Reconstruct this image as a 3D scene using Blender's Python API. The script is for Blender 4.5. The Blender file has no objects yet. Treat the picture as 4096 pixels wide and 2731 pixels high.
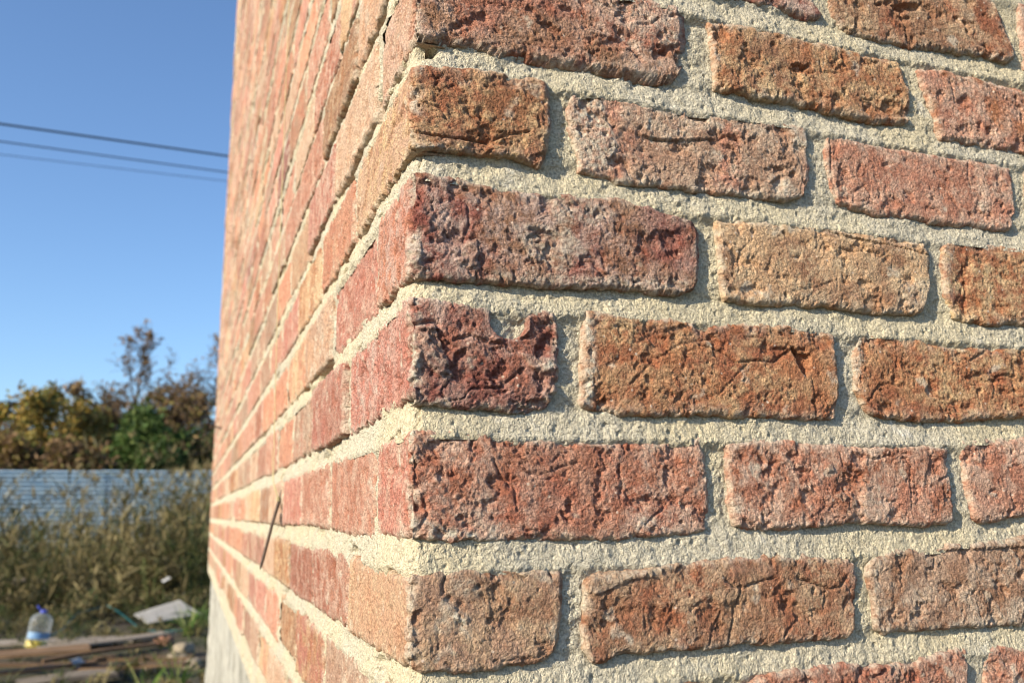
import bpy, math, random
import numpy as np

# ------------------------------------------------------------------ camera, sky, sun, exposure
scene = bpy.context.scene
CAMZ = 1.15                      # camera height above the ground
CX, CY = -0.12425, -0.519        # camera beside the corner (corner edge stands at x=0, y=0)
YAW, PITCH, ROLL = math.radians(20.277), math.radians(11.012), math.radians(-0.761)
cf = np.array([math.sin(YAW) * math.cos(PITCH), math.cos(YAW) * math.cos(PITCH), math.sin(PITCH)])
cr0 = np.array([math.cos(YAW), -math.sin(YAW), 0.0])
cu0 = np.cross(cr0, cf)
cr = cr0 * math.cos(ROLL) + cu0 * math.sin(ROLL)
cu = np.cross(cr, cf)
from mathutils import Matrix, Vector
cam = bpy.data.cameras.new('camera')
cam.sensor_width = 36.0
cam.lens = 3483.0 / 4096.0 * 36.0
cam.clip_start = 0.01
cam.clip_end = 2000.0
cam.dof.use_dof = True
cam.dof.focus_distance = 0.575
cam.dof.aperture_fstop = 9.8
camo = bpy.data.objects.new('camera', cam)
scene.collection.objects.link(camo)
camo.matrix_world = Matrix(((cr[0], cu[0], -cf[0], CX), (cr[1], cu[1], -cf[1], CY), (cr[2], cu[2], -cf[2], CAMZ), (0, 0, 0, 1)))
scene.camera = camo

SUN_DIR = Vector((-0.83, -0.35, 0.44)).normalized()     # towards the sun
elev = math.asin(SUN_DIR.z)
azim = math.atan2(SUN_DIR.x, SUN_DIR.y)
world = bpy.data.worlds.new('World')
scene.world = world
world.use_nodes = True
wn = world.node_tree
sky = wn.nodes.new('ShaderNodeTexSky')
sky.sky_type = 'NISHITA'
sky.sun_disc = False
sky.sun_elevation = elev
sky.sun_rotation = azim
sky.air_density = 1.0
sky.dust_density = 0.8
sky.ozone_density = 5.0
wn.nodes['Background'].inputs['Strength'].default_value = 0.135
wn.links.new(sky.outputs[0], wn.nodes['Background'].inputs['Color'])
sl = bpy.data.lights.new('sun', 'SUN')
sl.energy = 5.0
sl.angle = math.radians(0.5)
sl.color = (1.0, 0.89, 0.70)
so = bpy.data.objects.new('sun', sl)
so.rotation_euler = SUN_DIR.to_track_quat('Z', 'Y').to_euler()
scene.collection.objects.link(so)
scene.view_settings.view_transform = 'Standard'
scene.view_settings.look = 'None'
scene.view_settings.exposure = 0.7
scene.view_settings.gamma = 1.0
scene.view_settings.use_curve_mapping = False
scene.cycles.use_denoising = True
scene.cycles.filter_width = 1.05
scene.cycles.max_bounces = 6
scene.cycles.transparent_max_bounces = 8

# ------------------------------------------------------------------ helpers
rng = np.random.default_rng(11)
random.seed(4)
COL = scene.collection

def link(o, parent=None):
    COL.objects.link(o)
    if parent is not None:
        o.parent = parent
    return o

def empty(name, loc=(0, 0, 0)):
    o = bpy.data.objects.new(name, None)
    o.location = loc
    o.empty_display_size = 0.1
    return link(o)

def tag(o, label, cat, group=None, kind=None):
    o['label'] = label
    o['category'] = cat
    if group:
        o['group'] = group
    if kind:
        o['kind'] = kind
    return o

def mesh_np(name, V, Q, mat=None, smooth=True, attrs=None, T=None):
    """V (n,3) vertices, Q (m,4) quads, T (k,3) triangles, attrs {name: per-vertex float or (n,3) colour}"""
    me = bpy.data.meshes.new(name)
    V = np.asarray(V, np.float32)
    nq = 0 if Q is None else len(Q)
    nt = 0 if T is None else len(T)
    me.vertices.add(len(V))
    me.vertices.foreach_set('co', V.ravel())
    me.loops.add(nq * 4 + nt * 3)
    li = []
    if nq:
        li.append(np.asarray(Q, np.int32).ravel())
    if nt:
        li.append(np.asarray(T, np.int32).ravel())
    me.loops.foreach_set('vertex_index', np.concatenate(li))
    me.polygons.add(nq + nt)
    st = np.concatenate([np.arange(nq) * 4, nq * 4 + np.arange(nt) * 3]).astype(np.int32)
    me.polygons.foreach_set('loop_start', st)
    me.polygons.foreach_set('use_smooth', np.full(nq + nt, bool(smooth)))
    if attrs:
        for k, a in attrs.items():
            a = np.asarray(a, np.float32)
            if a.ndim == 1:
                at = me.attributes.new(k, 'FLOAT', 'POINT')
                at.data.foreach_set('value', a)
            else:
                at = me.attributes.new(k, 'FLOAT_COLOR', 'POINT')
                at.data.foreach_set('color', np.concatenate([a, np.ones((len(a), 1), np.float32)], 1).ravel())
    me.update(calc_edges=True)
    me.validate()
    if mat:
        me.materials.append(mat)
    return me

def mobj(name, V, Q, mat, parent=None, loc=(0, 0, 0), **k):
    o = bpy.data.objects.new(name, mesh_np(name, V, Q, mat, **k))
    o.location = loc
    return link(o, parent)

_pr = np.random.default_rng(5)
PERM = _pr.permutation(256)
GA = _pr.random(256) * 2 * np.pi
GX, GY = np.cos(GA), np.sin(GA)

def pn(x, y, s=0):
    """2-D gradient noise, about -0.7..0.7"""
    x = np.asarray(x, float) + s * 17.31
    y = np.asarray(y, float) - s * 9.73
    xi = np.floor(x).astype(np.int64)
    yi = np.floor(y).astype(np.int64)
    fx, fy = x - xi, y - yi
    ux, uy = fx * fx * fx * (fx * (fx * 6 - 15) + 10), fy * fy * fy * (fy * (fy * 6 - 15) + 10)
    def g(ix, iy, dx, dy):
        h = PERM[(PERM[ix & 255] + iy) & 255]
        return GX[h] * dx + GY[h] * dy
    a = g(xi, yi, fx, fy)
    b = g(xi + 1, yi, fx - 1, fy)
    c = g(xi, yi + 1, fx, fy - 1)
    d = g(xi + 1, yi + 1, fx - 1, fy - 1)
    return (a + (b - a) * ux) + ((c + (d - c) * ux) - (a + (b - a) * ux)) * uy

def fbm(x, y, s=0, o=4, g=0.5):
    r, a = 0, 1.0
    for i in range(o):
        r = r + a * pn(x * 2 ** i, y * 2 ** i, s + i * 3.7)
        a *= g
    return r

def cells(x, y, s=0):
    """distance to nearest random cell point and that cell's random value"""
    xi = np.floor(x).astype(np.int64)
    yi = np.floor(y).astype(np.int64)
    best = np.full(x.shape, 9.0)
    val = np.zeros(x.shape)
    for dx in (-1, 0, 1):
        for dy in (-1, 0, 1):
            cx, cy = xi + dx, yi + dy
            h = PERM[(PERM[(cx + int(s) * 7) & 255] + cy) & 255]
            h2 = PERM[(h + 57) & 255]
            px, py = cx + h / 256.0, cy + h2 / 256.0
            d = np.hypot(x - px, y - py)
            m = d < best
            best = np.where(m, d, best)
            val = np.where(m, PERM[(h2 + 91) & 255] / 256.0, val)
    return best, val

def sstep(a, b, x):
    t = np.clip((x - a) / (b - a), 0, 1)
    return t * t * (3 - 2 * t)

def project(p):
    v = np.asarray(p, float) - np.array([CX, CY, CAMZ])
    z = v @ cf
    z = np.where(z > 1e-3, z, np.nan)
    return 512 + 870.75 * (v @ cr) / z, 341 - 870.75 * (v @ cu) / z

# ------------------------------------------------------------------ node helpers
def nmat(name):
    m = bpy.data.materials.new(name)
    m.use_nodes = True
    t = m.node_tree
    return m, t, t.nodes['Principled BSDF']

class N:
    def __init__(self, t):
        self.t = t
    def new(self, typ, **k):
        n = self.t.nodes.new(typ)
        for a, v in k.items():
            setattr(n, a, v)
        return n
    def put(self, sock, v):
        if isinstance(v, bpy.types.NodeSocket):
            self.t.links.new(v, sock)
        else:
            sock.default_value = v
    def noise(self, vec, scale, detail=3, rough=0.55, dist=0.0):
        n = self.new('ShaderNodeTexNoise')
        if vec is not None:
            self.put(n.inputs['Vector'], vec)
        n.inputs['Scale'].default_value = scale
        n.inputs['Detail'].default_value = detail
        n.inputs['Roughness'].default_value = rough
        n.inputs['Distortion'].default_value = dist
        return n.outputs['Fac']
    def ramp(self, v, a, b, lo=0.0, hi=1.0):
        n = self.new('ShaderNodeMapRange', interpolation_type='SMOOTHSTEP')
        self.put(n.inputs['Value'], v)
        for k, x in (('From Min', a), ('From Max', b), ('To Min', lo), ('To Max', hi)):
            n.inputs[k].default_value = x
        return n.outputs['Result']
    def mix(self, f, a, b, mode='MIX'):
        n = self.new('ShaderNodeMix', data_type='RGBA', blend_type=mode)
        self.put(n.inputs['Factor'], f)
        for s, v in ((n.inputs[6], a), (n.inputs[7], b)):
            if not isinstance(v, bpy.types.NodeSocket) and len(v) == 3:
                v = (*v, 1)
            self.put(s, v)
        return n.outputs[2]
    def math(self, op, a, b=0.0):
        n = self.new('ShaderNodeMath', operation=op)
        self.put(n.inputs[0], a)
        self.put(n.inputs[1], b)
        return n.outputs[0]
    def bump(self, h, dist, strength=1.0, normal=None):
        n = self.new('ShaderNodeBump')
        self.put(n.inputs['Height'], h)
        n.inputs['Distance'].default_value = dist
        n.inputs['Strength'].default_value = strength
        if normal is not None:
            self.put(n.inputs['Normal'], normal)
        return n.outputs['Normal']

def simple(name, col, rough=0.8, var=0.3, scale=12.0, spec=0.3, bump=0.0, stretch=(1, 1, 1), trans=0.0, col2=None, per_obj=0.0):
    m, t, b = nmat(name)
    n = N(t)
    tc = n.new('ShaderNodeTexCoord')
    mp = n.new('ShaderNodeMapping')
    mp.inputs['Scale'].default_value = stretch
    oi = n.new('ShaderNodeObjectInfo')
    add = n.new('ShaderNodeVectorMath', operation='ADD')
    n.put(add.inputs[0], tc.outputs['Object'])
    rv = n.math('MULTIPLY', oi.outputs['Random'], 37.0)
    n.put(add.inputs[1], rv)
    n.put(mp.inputs['Vector'], add.outputs[0])
    f = n.noise(mp.outputs[0], scale, 5, 0.6)
    c2 = col2 or tuple(c * (1 - var) for c in col)
    c = n.mix(n.ramp(f, 0.35, 0.65), col, c2)
    if per_obj:
        hs = n.new('ShaderNodeHueSaturation')
        n.put(hs.inputs['Color'], c)
        n.put(hs.inputs['Value'], n.ramp(oi.outputs['Random'], 0, 1, 1 - per_obj, 1 + per_obj))
        c = hs.outputs[0]
    n.put(b.inputs['Base Color'], c)
    b.inputs['Roughness'].default_value = rough
    b.inputs['Specular IOR Level'].default_value = spec
    if bump:
        n.put(b.inputs['Normal'], n.bump(n.noise(mp.outputs[0], scale * 3, 5, 0.6), bump))
    return m

def brick_material(name, src):
    m, t, b = nmat(name)
    n = N(t)
    tc = n.new('ShaderNodeTexCoord')
    oi = n.new('ShaderNodeObjectInfo')
    add = n.new('ShaderNodeVectorMath', operation='ADD')
    n.put(add.inputs[0], tc.outputs['Object'])
    n.put(add.inputs[1], n.math('MULTIPLY', oi.outputs['Random'], 23.0))
    v = add.outputs[0]
    def at(k, typ=src):
        a = n.new('ShaderNodeAttribute', attribute_type=typ, attribute_name=k)
        return a
    A, B, C = (at(k).outputs['Color'] for k in ('tint_a', 'tint_b', 'tint_c'))
    f1 = n.ramp(n.noise(v, 17, 3, 0.55, 0.6), 0.40, 0.60)
    c = n.mix(f1, A, B)
    c = n.mix(n.math('MULTIPLY', at('side', 'GEOMETRY').outputs['Fac'], n.ramp(n.noise(v, 40, 3, 0.6), 0.25, 0.55, 0.45, 0.92)), c, at('tint_d').outputs['Color'])
    # pale dusty bloom, in ragged patches and thinly all over
    f2 = n.noise(v, 55, 6, 0.72)
    f2b = n.noise(v, 12, 2, 0.5)
    c = n.mix(n.math('MULTIPLY', n.ramp(f2, 0.40, 0.63), n.ramp(f2b, 0.35, 0.65, 0.40, 1.0)), c, C)
    # sand-grain colour variation
    f3 = n.noise(v, 520, 4, 0.7)
    g = n.ramp(f3, 0.30, 0.70, 0.58, 1.42)
    cb = n.new('ShaderNodeCombineColor')
    for i in range(3):
        n.put(cb.inputs[i], g)
    c = n.mix(1.0, c, cb.outputs[0], 'MULTIPLY')
    f4 = n.noise(v, 140, 4, 0.65)
    c = n.mix(n.ramp(f4, 0.56, 0.72, 0, 0.38), c, n.mix(0.35, A, (0.25, 0.07, 0.03)))
    # clay freshly broken away: more saturated
    c = n.mix(n.math('MULTIPLY', at('spall', 'GEOMETRY').outputs['Fac'], 0.3), c, n.mix(1.0, A, (1.0, 0.82, 0.70), 'MULTIPLY'))
    # smeared mortar
    sm = n.math('MULTIPLY', at('smear', 'GEOMETRY').outputs['Fac'], n.ramp(n.noise(v, 260, 4, 0.7), 0.30, 0.62, 0.25, 1.0))
    c = n.mix(sm, c, (0.58, 0.52, 0.41))
    # odd pale grit grains
    vo = n.new('ShaderNodeTexVoronoi')
    n.put(vo.inputs['Vector'], v)
    vo.inputs['Scale'].default_value = 210
    sep = n.new('ShaderNodeSeparateColor')
    n.put(sep.inputs[0], vo.outputs['Color'])
    gr = n.math('MULTIPLY', n.ramp(vo.outputs['Distance'], 0.16, 0.26, 1, 0), n.math('GREATER_THAN', sep.outputs[0], 0.93))
    c = n.mix(n.math('MULTIPLY', gr, 0.7), c, (0.62, 0.50, 0.40))
    n.put(b.inputs['Base Color'], c)
    b.inputs['Roughness'].default_value = 0.92
    b.inputs['Specular IOR Level'].default_value = 0.25
    h = n.math('ADD', n.noise(v, 800, 4, 0.65), n.math('MULTIPLY', n.noise(v, 240, 3, 0.6), 1.6))
    n.put(b.inputs['Normal'], n.bump(h, 0.0026, 0.9))
    return m

M_BRICK = brick_material('brick_clay', 'OBJECT')
M_BRICKS = brick_material('brick_clay_far', 'GEOMETRY')

def mortar_material():
    m, t, b = nmat('mortar')
    n = N(t)
    tc = n.new('ShaderNodeTexCoord')
    v = tc.outputs['Object']
    c = n.mix(n.ramp(n.noise(v, 9, 4, 0.6), 0.38, 0.62), (0.575, 0.50, 0.345), (0.53, 0.48, 0.37))
    c = n.mix(n.ramp(n.noise(v, 60, 5, 0.65), 0.50, 0.72, 0, 0.6), c, (0.44, 0.40, 0.30))
    c = n.mix(n.ramp(n.noise(v, 24, 5, 0.7, 0.5), 0.58, 0.70, 0, 0.45), c, (0.36, 0.36, 0.32))
    c = n.mix(n.ramp(n.noise(v, 33, 4, 0.6, 0.4), 0.60, 0.74, 0, 0.7), c, (0.66, 0.62, 0.53))
    g = n.ramp(n.noise(v, 560, 4, 0.75), 0.30, 0.70, 0.62, 1.3)
    cb = n.new('ShaderNodeCombineColor')
    for i in range(3):
        n.put(cb.inputs[i], g)
    c = n.mix(1.0, c, cb.outputs[0], 'MULTIPLY')
    c = n.mix(n.ramp(n.noise(v, 900, 2, 0.5), 0.66, 0.72, 0, 0.6), c, (0.16, 0.14, 0.11))
    n.put(b.inputs['Base Color'], c)
    b.inputs['Roughness'].default_value = 0.95
    b.inputs['Specular IOR Level'].default_value = 0.2
    h = n.math('ADD', n.noise(v, 900, 3, 0.6), n.math('MULTIPLY', n.noise(v, 330, 3, 0.6), 1.8))
    n.put(b.inputs['Normal'], n.bump(h, 0.0024, 0.9))
    return m
M_MORTAR = mortar_material()

def concrete_material():
    m, t, b = nmat('concrete')
    n = N(t)
    v = n.new('ShaderNodeTexCoord').outputs['Object']
    c = n.mix(n.ramp(n.noise(v, 5, 6, 0.65), 0.35, 0.65), (0.41, 0.39, 0.33), (0.32, 0.31, 0.27))
    c = n.mix(n.ramp(n.noise(v, 30, 5, 0.7), 0.58, 0.75, 0, 0.8), c, (0.15, 0.135, 0.105))
    mp = n.new('ShaderNodeMapping')
    mp.inputs['Scale'].default_value = (1, 1, 0.25)
    n.put(mp.inputs['Vector'], v)
    c = n.mix(n.ramp(n.noise(mp.outputs[0], 7, 5, 0.7, 0.4), 0.47, 0.62, 0, 0.75), c, (0.20, 0.19, 0.155))
    c = n.mix(n.ramp(n.noise(v, 11, 5, 0.7), 0.60, 0.72, 0, 0.8), c, (0.62, 0.60, 0.54))
    n.put(b.inputs['Base Color'], c)
    b.inputs['Roughness'].default_value = 0.92
    n.put(b.inputs['Normal'], n.bump(n.noise(v, 60, 6, 0.7), 0.008, 0.9))
    return m
M_CONC = concrete_material()

# ------------------------------------------------------------------ ground
def ground_material():
    m, t, b = nmat('soil_and_dry_grass')
    n = N(t)
    v = n.new('ShaderNodeTexCoord').outputs['Object']
    c = n.mix(n.ramp(n.noise(v, 1.1, 6, 0.65), 0.4, 0.6), (0.075, 0.055, 0.034), (0.06, 0.06, 0.026))
    c = n.mix(n.ramp(n.noise(v, 14, 5, 0.7), 0.5, 0.7, 0, 0.8), c, (0.13, 0.10, 0.06))
    n.put(b.inputs['Base Color'], c)
    b.inputs['Roughness'].default_value = 1.0
    n.put(b.inputs['Normal'], n.bump(n.noise(v, 9, 7, 0.7), 0.12, 0.8))
    return m
gx = np.concatenate([-np.geomspace(900, 12, 14), np.arange(-11.5, 12, 0.5), np.geomspace(12.5, 900, 14)])
gy = np.concatenate([-np.geomspace(900, 8, 12), np.arange(-7.5, 34, 0.5), np.geomspace(34.5, 1500, 16)])
XX, YY = np.meshgrid(gx, gy)
def ground_z(x, y):
    x, y = np.asarray(x, float), np.asarray(y, float)
    near = np.exp(-((np.maximum(0, np.abs(y - 8) - 20)) / 15.0) ** 2)
    return (0.10 * pn(x * 0.33, y * 0.33, 2) + 0.05 * pn(x * 1.1, y * 1.1, 3)) * near * sstep(6.0, 9.5, y) - 0.012
ZZ = ground_z(XX, YY)
ny, nx = XX.shape
idx = np.arange(nx * ny).reshape(ny, nx)
Q = np.stack([idx[:-1, :-1], idx[:-1, 1:], idx[1:, 1:], idx[1:, :-1]], -1).reshape(-1, 4)
g = mobj('ground', np.stack([XX, YY, ZZ], -1).reshape(-1, 3), Q, ground_material())
g['kind'] = 'structure'
g['label'] = 'bare soil and trampled dry grass of the building plot'

# ------------------------------------------------------------------ the brick house
BR={
 '1a':dict(row=1,c=1,t=[(1.5,345.2),(52.8,354.1),(119.8,371.2),(173.1,376.3),(203.0,376.2)],b=[(-1.9,309.6),(22.2,311.4),(51.3,311.2),(61.8,307.7),(93.8,308.1),(138.3,308.5),(179.1,307.6),(199.4,311.4)],l=None,r=[(210.6,374.6),(211.7,368.6),(212.3,345.4),(207.8,323.5)],
  f=[('p',[(-2.9,311.7),(4.0,313.5),(6.9,310.4),(2.1,306.3),(-2.8,303.3)],-8,0.8),('c',[(63.9,307.6),(89.5,308.3),(93.8,308.0)],-2,1.2),('p',[(93.8,309.1),(197.5,312.4),(180.3,306.1),(138.3,306.9),(93.8,306.3)],-1.6,1.0),('p',[(107.0,355.0),(117.2,356.0),(118.2,352.8),(109.2,351.5)],-2.2,0.8),('p',[(181.5,331.6),(194.0,338.5),(196.2,334.2),(192.3,330.0),(182.5,327.1)],-3,0.8),('c',[(170.5,352.7),(182.7,355.7),(187.8,360.8)],-1.5,1.0),('m',[(134.6,365.3),(201.0,376.6),(206.5,364.5),(180.7,339.5),(168.9,343.1),(151.7,354.8)],0.4,0.1),('m',[(189.9,353.0),(207.1,352.7),(202.6,338.9),(186.8,340.7)],0.7,0.3),('m',[(-0.1,334.3),(7.8,332.7),(5.9,317.5),(-1.0,319.3)],0.6,0.2)]),
 '1b':dict(row=1,c=0,t=[(231.6,368.3),(245.1,369.7),(283.6,372.9),(317.8,370.1),(360.5,370.3),(409.2,368.8),(418.9,367.1)],b=[(234.7,311.6),(265.5,310.6),(298.6,311.3),(346.9,310.1),(354.0,308.9),(389.8,306.7),(419.8,311.3)],l=[(231.4,365.1),(233.9,356.6),(233.9,325.6),(234.1,312.7)],r=[(420.5,365.1),(423.1,355.7),(428.7,341.0),(424.5,314.9)],
  f=[('p',[(307.1,343.8),(314.2,346.9),(322.3,344.6),(317.6,338.8),(309.5,339.9)],-4,0.8),('c',[(335.8,353.2),(336.2,343.2),(350.5,344.5),(373.2,353.5)],-1.6,1.2),('c',[(226.6,361.2),(231.5,359.2),(240.7,362.8)],-2.0,1.2),('c',[(374.5,325.8),(383.3,325.9),(386.5,327.7)],-2,1.2),('c',[(410.6,366.5),(417.1,357.2),(418.5,344.4)],-1.2,1.0),('m',[(226.4,358.8),(237.8,357.4),(236.3,335.5),(230.2,339.2)],0.8,0.5),('m',[(419.8,366.8),(430.2,351.6),(427.8,333.0),(422.9,342.6)],0.8,0.4)]),
 '1c':dict(row=1,c=0,t=[(439.2,365.4),(467.2,368.6),(515.9,366.1),(559.5,363.5),(648.1,362.5)],b=[(456.7,301.7),(473.7,303.0),(515.6,301.5),(549.1,302.1),(646.1,303.1)],l=[(437.7,362.3),(446.7,335.9),(452.1,317.3),(455.8,302.7)],r=[(648.1,360.5),(649.1,332.8),(647.1,305.1)],
  f=[('p',[(507.1,320.2),(514.1,322.6),(514.7,316.0),(507.7,313.7)],-4,0.8),('c',[(472.1,358.7),(473.9,348.3),(475.6,337.9)],-1.6,1.5)]),
 '0a':dict(row=0,c=0,t=[(109.3,420.6),(206.1,431.1),(318.8,439.4)],b=[(118.3,385.0),(203.9,391.1),(274.5,394.1),(305.8,393.1),(328.8,388.6),(343.0,393.4)],l=[(108.4,418.4),(115.3,386.3)],r=[(323.6,438.2),(335.3,406.7),(344.1,395.0)],
  f=[]),
 '0b':dict(row=0,c=0,t=[(346.4,441.0),(428.6,445.0),(526.8,451.2)],b=[(363.3,387.0),(376.5,383.6),(426.5,382.5),(469.8,387.2),(511.1,389.9),(545.0,389.0),(552.7,391.3)],l=[(346.2,438.6),(353.5,400.0),(362.3,387.5)],r=[(532.6,449.9),(542.3,446.7),(546.4,428.8),(554.6,404.9),(554.6,393.6)],
  f=[('p',[(417.1,419.5),(430.1,424.2),(449.3,426.1),(448.7,421.2),(432.3,416.5),(419.7,416.0)],-5,0.8),('p',[(398.4,417.0),(407.9,420.3),(407.5,416.9),(399.6,414.6)],-3,0.8),('c',[(427.2,413.5),(430.4,402.0),(430.7,386.0)],-3.2,1.3),('c',[(498.6,417.3),(509.1,420.0)],-2,1.4)]),
 '2a':dict(row=2,c=1,t=[(1.7,291.3),(25.7,294.2),(51.2,295.2),(72.3,295.7),(93.7,295.4)],b=[(-0.1,230.3),(21.0,233.9),(50.7,233.3),(71.4,234.3),(81.7,233.3),(89.6,229.8)],l=None,r=[(95.4,294.3),(97.7,289.0),(99.3,264.6),(95.6,242.8),(91.0,230.4)],
  f=[('c',[(-0.3,242.7),(23.9,241.7),(40.8,243.0),(52.9,243.2),(67.3,250.4),(82.0,254.6)],-2.0,1.3),('p',[(32.8,231.3),(46.8,232.7),(52.9,241.2),(55.0,246.6),(40.8,241.5)],-1.8,1.2),('s',[(78.7,245.8),(80.7,235.7),(90.2,240.1)],-1.5,7),('c',[(2.4,265.3),(19.0,261.8),(22.9,254.2)],-1.2,1.2),('m',[(1.7,235.0),(21.0,235.7),(38.7,231.1),(81.7,234.8),(87.9,229.3),(40.7,226.3),(0.8,229.0)],0.8,0.6),('m',[(65.8,293.4),(94.6,295.1),(97.6,282.6),(78.3,283.7),(63.6,286.6)],0.45,0.2),('m',[(1.2,291.7),(7.1,291.6),(6.1,284.3),(0.3,281.2)],0.7,0.3)]),
 '2b':dict(row=2,c=0,t=[(115.5,290.1),(126.5,293.2),(146.9,293.8),(172.4,290.1),(208.5,291.2),(230.6,292.2),(275.4,294.6),(314.0,295.8)],b=[(119.9,231.2),(130.0,230.6),(152.3,226.9),(191.7,228.5),(226.3,227.6),(278.5,229.1),(297.4,229.7),(308.4,235.2)],l=[(114.2,289.1),(111.5,276.2),(113.4,261.2),(117.3,245.8),(119.6,231.9)],r=[(316.3,294.5),(319.0,280.2),(316.8,249.5),(310.6,236.7)],
  f=[('s',[(174.7,265.3),(182.9,264.2),(200.9,265.7),(229.1,270.8)],-1.8,12),('c',[(174.7,264.7),(182.9,263.9),(200.9,265.7),(229.2,271.1)],-1.5,1.0),('p',[(209.5,289.1),(228.1,289.6),(226.5,283.6),(211.7,284.8)],-3,0.8),('p',[(279.6,242.5),(289.3,249.5),(291.2,240.4),(284.2,235.0)],-2.5,0.8),('p',[(255.1,241.7),(264.2,244.0),(263.8,238.8),(256.0,237.3)],-2,1.0),('c',[(233.8,278.9),(237.1,272.5),(250.1,276.7),(253.6,272.5)],-1.8,1.2),('m',[(114.2,289.6),(140.1,293.8),(142.9,276.6),(151.0,252.6),(144.7,235.6),(122.3,230.6),(116.4,251.1),(112.0,271.9)],0.75,0.8),('m',[(302.7,295.0),(319.0,295.0),(318.4,274.5),(302.0,272.2)],0.95,0.6),('m',[(280.7,240.3),(295.8,247.9),(302.9,238.3),(286.2,228.3)],0.8,0.4)]),
 '2c':dict(row=2,c=0,t=[(339.3,290.6),(358.5,291.1),(380.5,287.9),(425.2,289.1),(487.5,288.6),(530.3,288.0)],b=[(342.6,233.8),(359.6,230.8),(380.6,228.3),(432.1,227.7),(454.8,226.7),(478.3,227.8),(515.4,228.5),(523.7,230.5)],l=[(337.7,289.1),(333.6,275.3),(337.6,246.0),(342.0,234.8)],r=[(532.3,286.5),(533.3,276.3),(533.9,250.2),(527.0,233.0)],
  f=[('c',[(357.3,235.3),(359.8,245.1),(369.0,251.0),(375.4,244.5),(373.1,237.1),(361.1,230.9)],-1.2,1.2),('c',[(340.6,289.0),(360.4,289.4),(380.6,289.2),(399.5,288.1)],-1.6,1.0),('c',[(398.7,244.8),(409.5,237.5)],-1.4,1.0),('c',[(454.8,258.9),(465.0,242.5),(470.4,236.8)],-1.2,1.2),('c',[(484.1,286.8),(480.6,273.5),(483.5,261.0)],-1.2,1.2),('c',[(340.4,287.2),(338.1,258.0),(341.2,240.5)],-1.6,1.2),('m',[(337.9,290.5),(380.6,289.2),(378.7,285.2),(337.6,286.8)],0.6,0.3)]),
 '3a':dict(row=3,c=1,t=[(2.8,214.9),(21.0,216.8),(46.6,212.9),(71.1,210.9),(102.3,212.4),(123.9,213.0),(151.8,215.1),(168.8,212.8),(183.5,208.0),(205.9,205.0)],b=[(-1.3,145.3),(19.4,145.2),(44.3,145.2),(72.9,145.6),(90.3,145.4),(111.2,146.7),(143.5,149.1),(165.7,147.6),(183.6,147.0),(196.6,148.5),(204.8,152.4)],l=None,r=[(210.9,202.3),(213.5,194.1),(213.0,174.7),(210.9,162.1),(206.9,154.4)],
  f=[('c',[(38.6,183.5),(34.6,172.4),(44.4,175.3),(45.3,155.9),(38.5,153.4)],-1.8,1.1),('p',[(33.7,170.3),(45.4,174.4),(46.3,155.0),(32.7,152.9)],1.4,0.8),('c',[(13.4,207.9),(28.8,203.9),(37.6,197.0),(38.6,183.5)],-1.5,1.3),('c',[(9.7,173.8),(17.3,178.4),(25.0,174.3)],-1.4,1.0),('c',[(79.6,178.7),(86.9,182.4),(91.0,178.8),(85.8,175.8)],-1.6,1.0),('p',[(-1.4,167.0),(6.0,170.5),(7.0,159.2),(4.3,154.3),(-2.2,154.6)],1.5,0.8),('c',[(43.3,151.9),(44.2,145.2)],-2.5,1.2),('c',[(69.1,154.0),(70.0,146.3)],-2.0,1.2),('m',[(91.7,208.1),(123.9,211.9),(145.6,201.7),(128.7,192.8),(101.8,190.0)],0.5,0.2),('m',[(68.5,186.6),(107.1,190.6),(122.6,171.7),(106.2,157.1),(80.4,162.9)],0.5,0.2),('m',[(50.2,152.5),(122.1,155.4),(206.6,160.2),(194.2,148.8),(111.2,147.6),(70.0,146.3)],0.55,0.2),('m',[(-4.3,171.4),(6.0,174.3),(7.0,155.5),(-1.3,149.1),(-3.2,160.2)],0.7,0.3)]),
 '3b':dict(row=3,c=0,t=[(229.8,209.4),(257.5,210.1),(295.2,212.1),(343.8,212.7),(390.0,210.8),(425.1,210.4)],b=[(232.5,147.1),(244.0,145.7),(265.2,146.0),(323.6,148.4),(357.2,146.7),(406.8,147.6),(415.8,150.5)],l=[(228.1,207.0),(229.2,192.4),(228.4,165.2),(231.5,148.9)],r=[(428.3,209.1),(429.9,199.7),(428.2,175.6),(418.6,152.3)],
  f=[('c',[(295.0,208.9),(329.6,208.5),(349.9,205.8),(370.7,203.8),(389.2,203.2),(406.4,201.2),(428.3,199.0)],-3.0,0.9),('p',[(295.3,212.4),(330.2,213.7),(390.4,212.8),(429.9,210.7),(428.4,199.6),(389.4,204.4),(329.8,210.2),(295.1,210.1)],-1.2,1.0),('c',[(337.9,196.0),(350.1,194.8),(367.0,195.8),(376.8,194.9)],-1.4,1.0),('c',[(244.6,168.7),(247.7,185.3),(256.5,193.9)],-1.2,1.0),('c',[(290.4,158.1),(311.6,162.0),(329.7,169.0)],-1.0,1.2),('s',[(366.4,166.2),(378.1,170.6),(393.1,176.4),(402.9,173.7)],1.2,8),('m',[(395.6,173.1),(425.4,177.8),(419.3,153.8),(385.5,149.2)],0.4,0.2)]),
 '3c':dict(row=3,c=0,t=[(446.8,215.1),(476.5,215.2),(534.4,215.7),(637.9,214.7)],b=[(451.7,145.8),(489.3,144.0),(522.8,147.4),(635.9,148.4)],l=[(444.9,213.2),(442.9,195.0),(441.9,167.3),(450.3,147.0)],r=[(637.9,212.7),(638.9,181.6),(636.9,150.4)],
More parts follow.
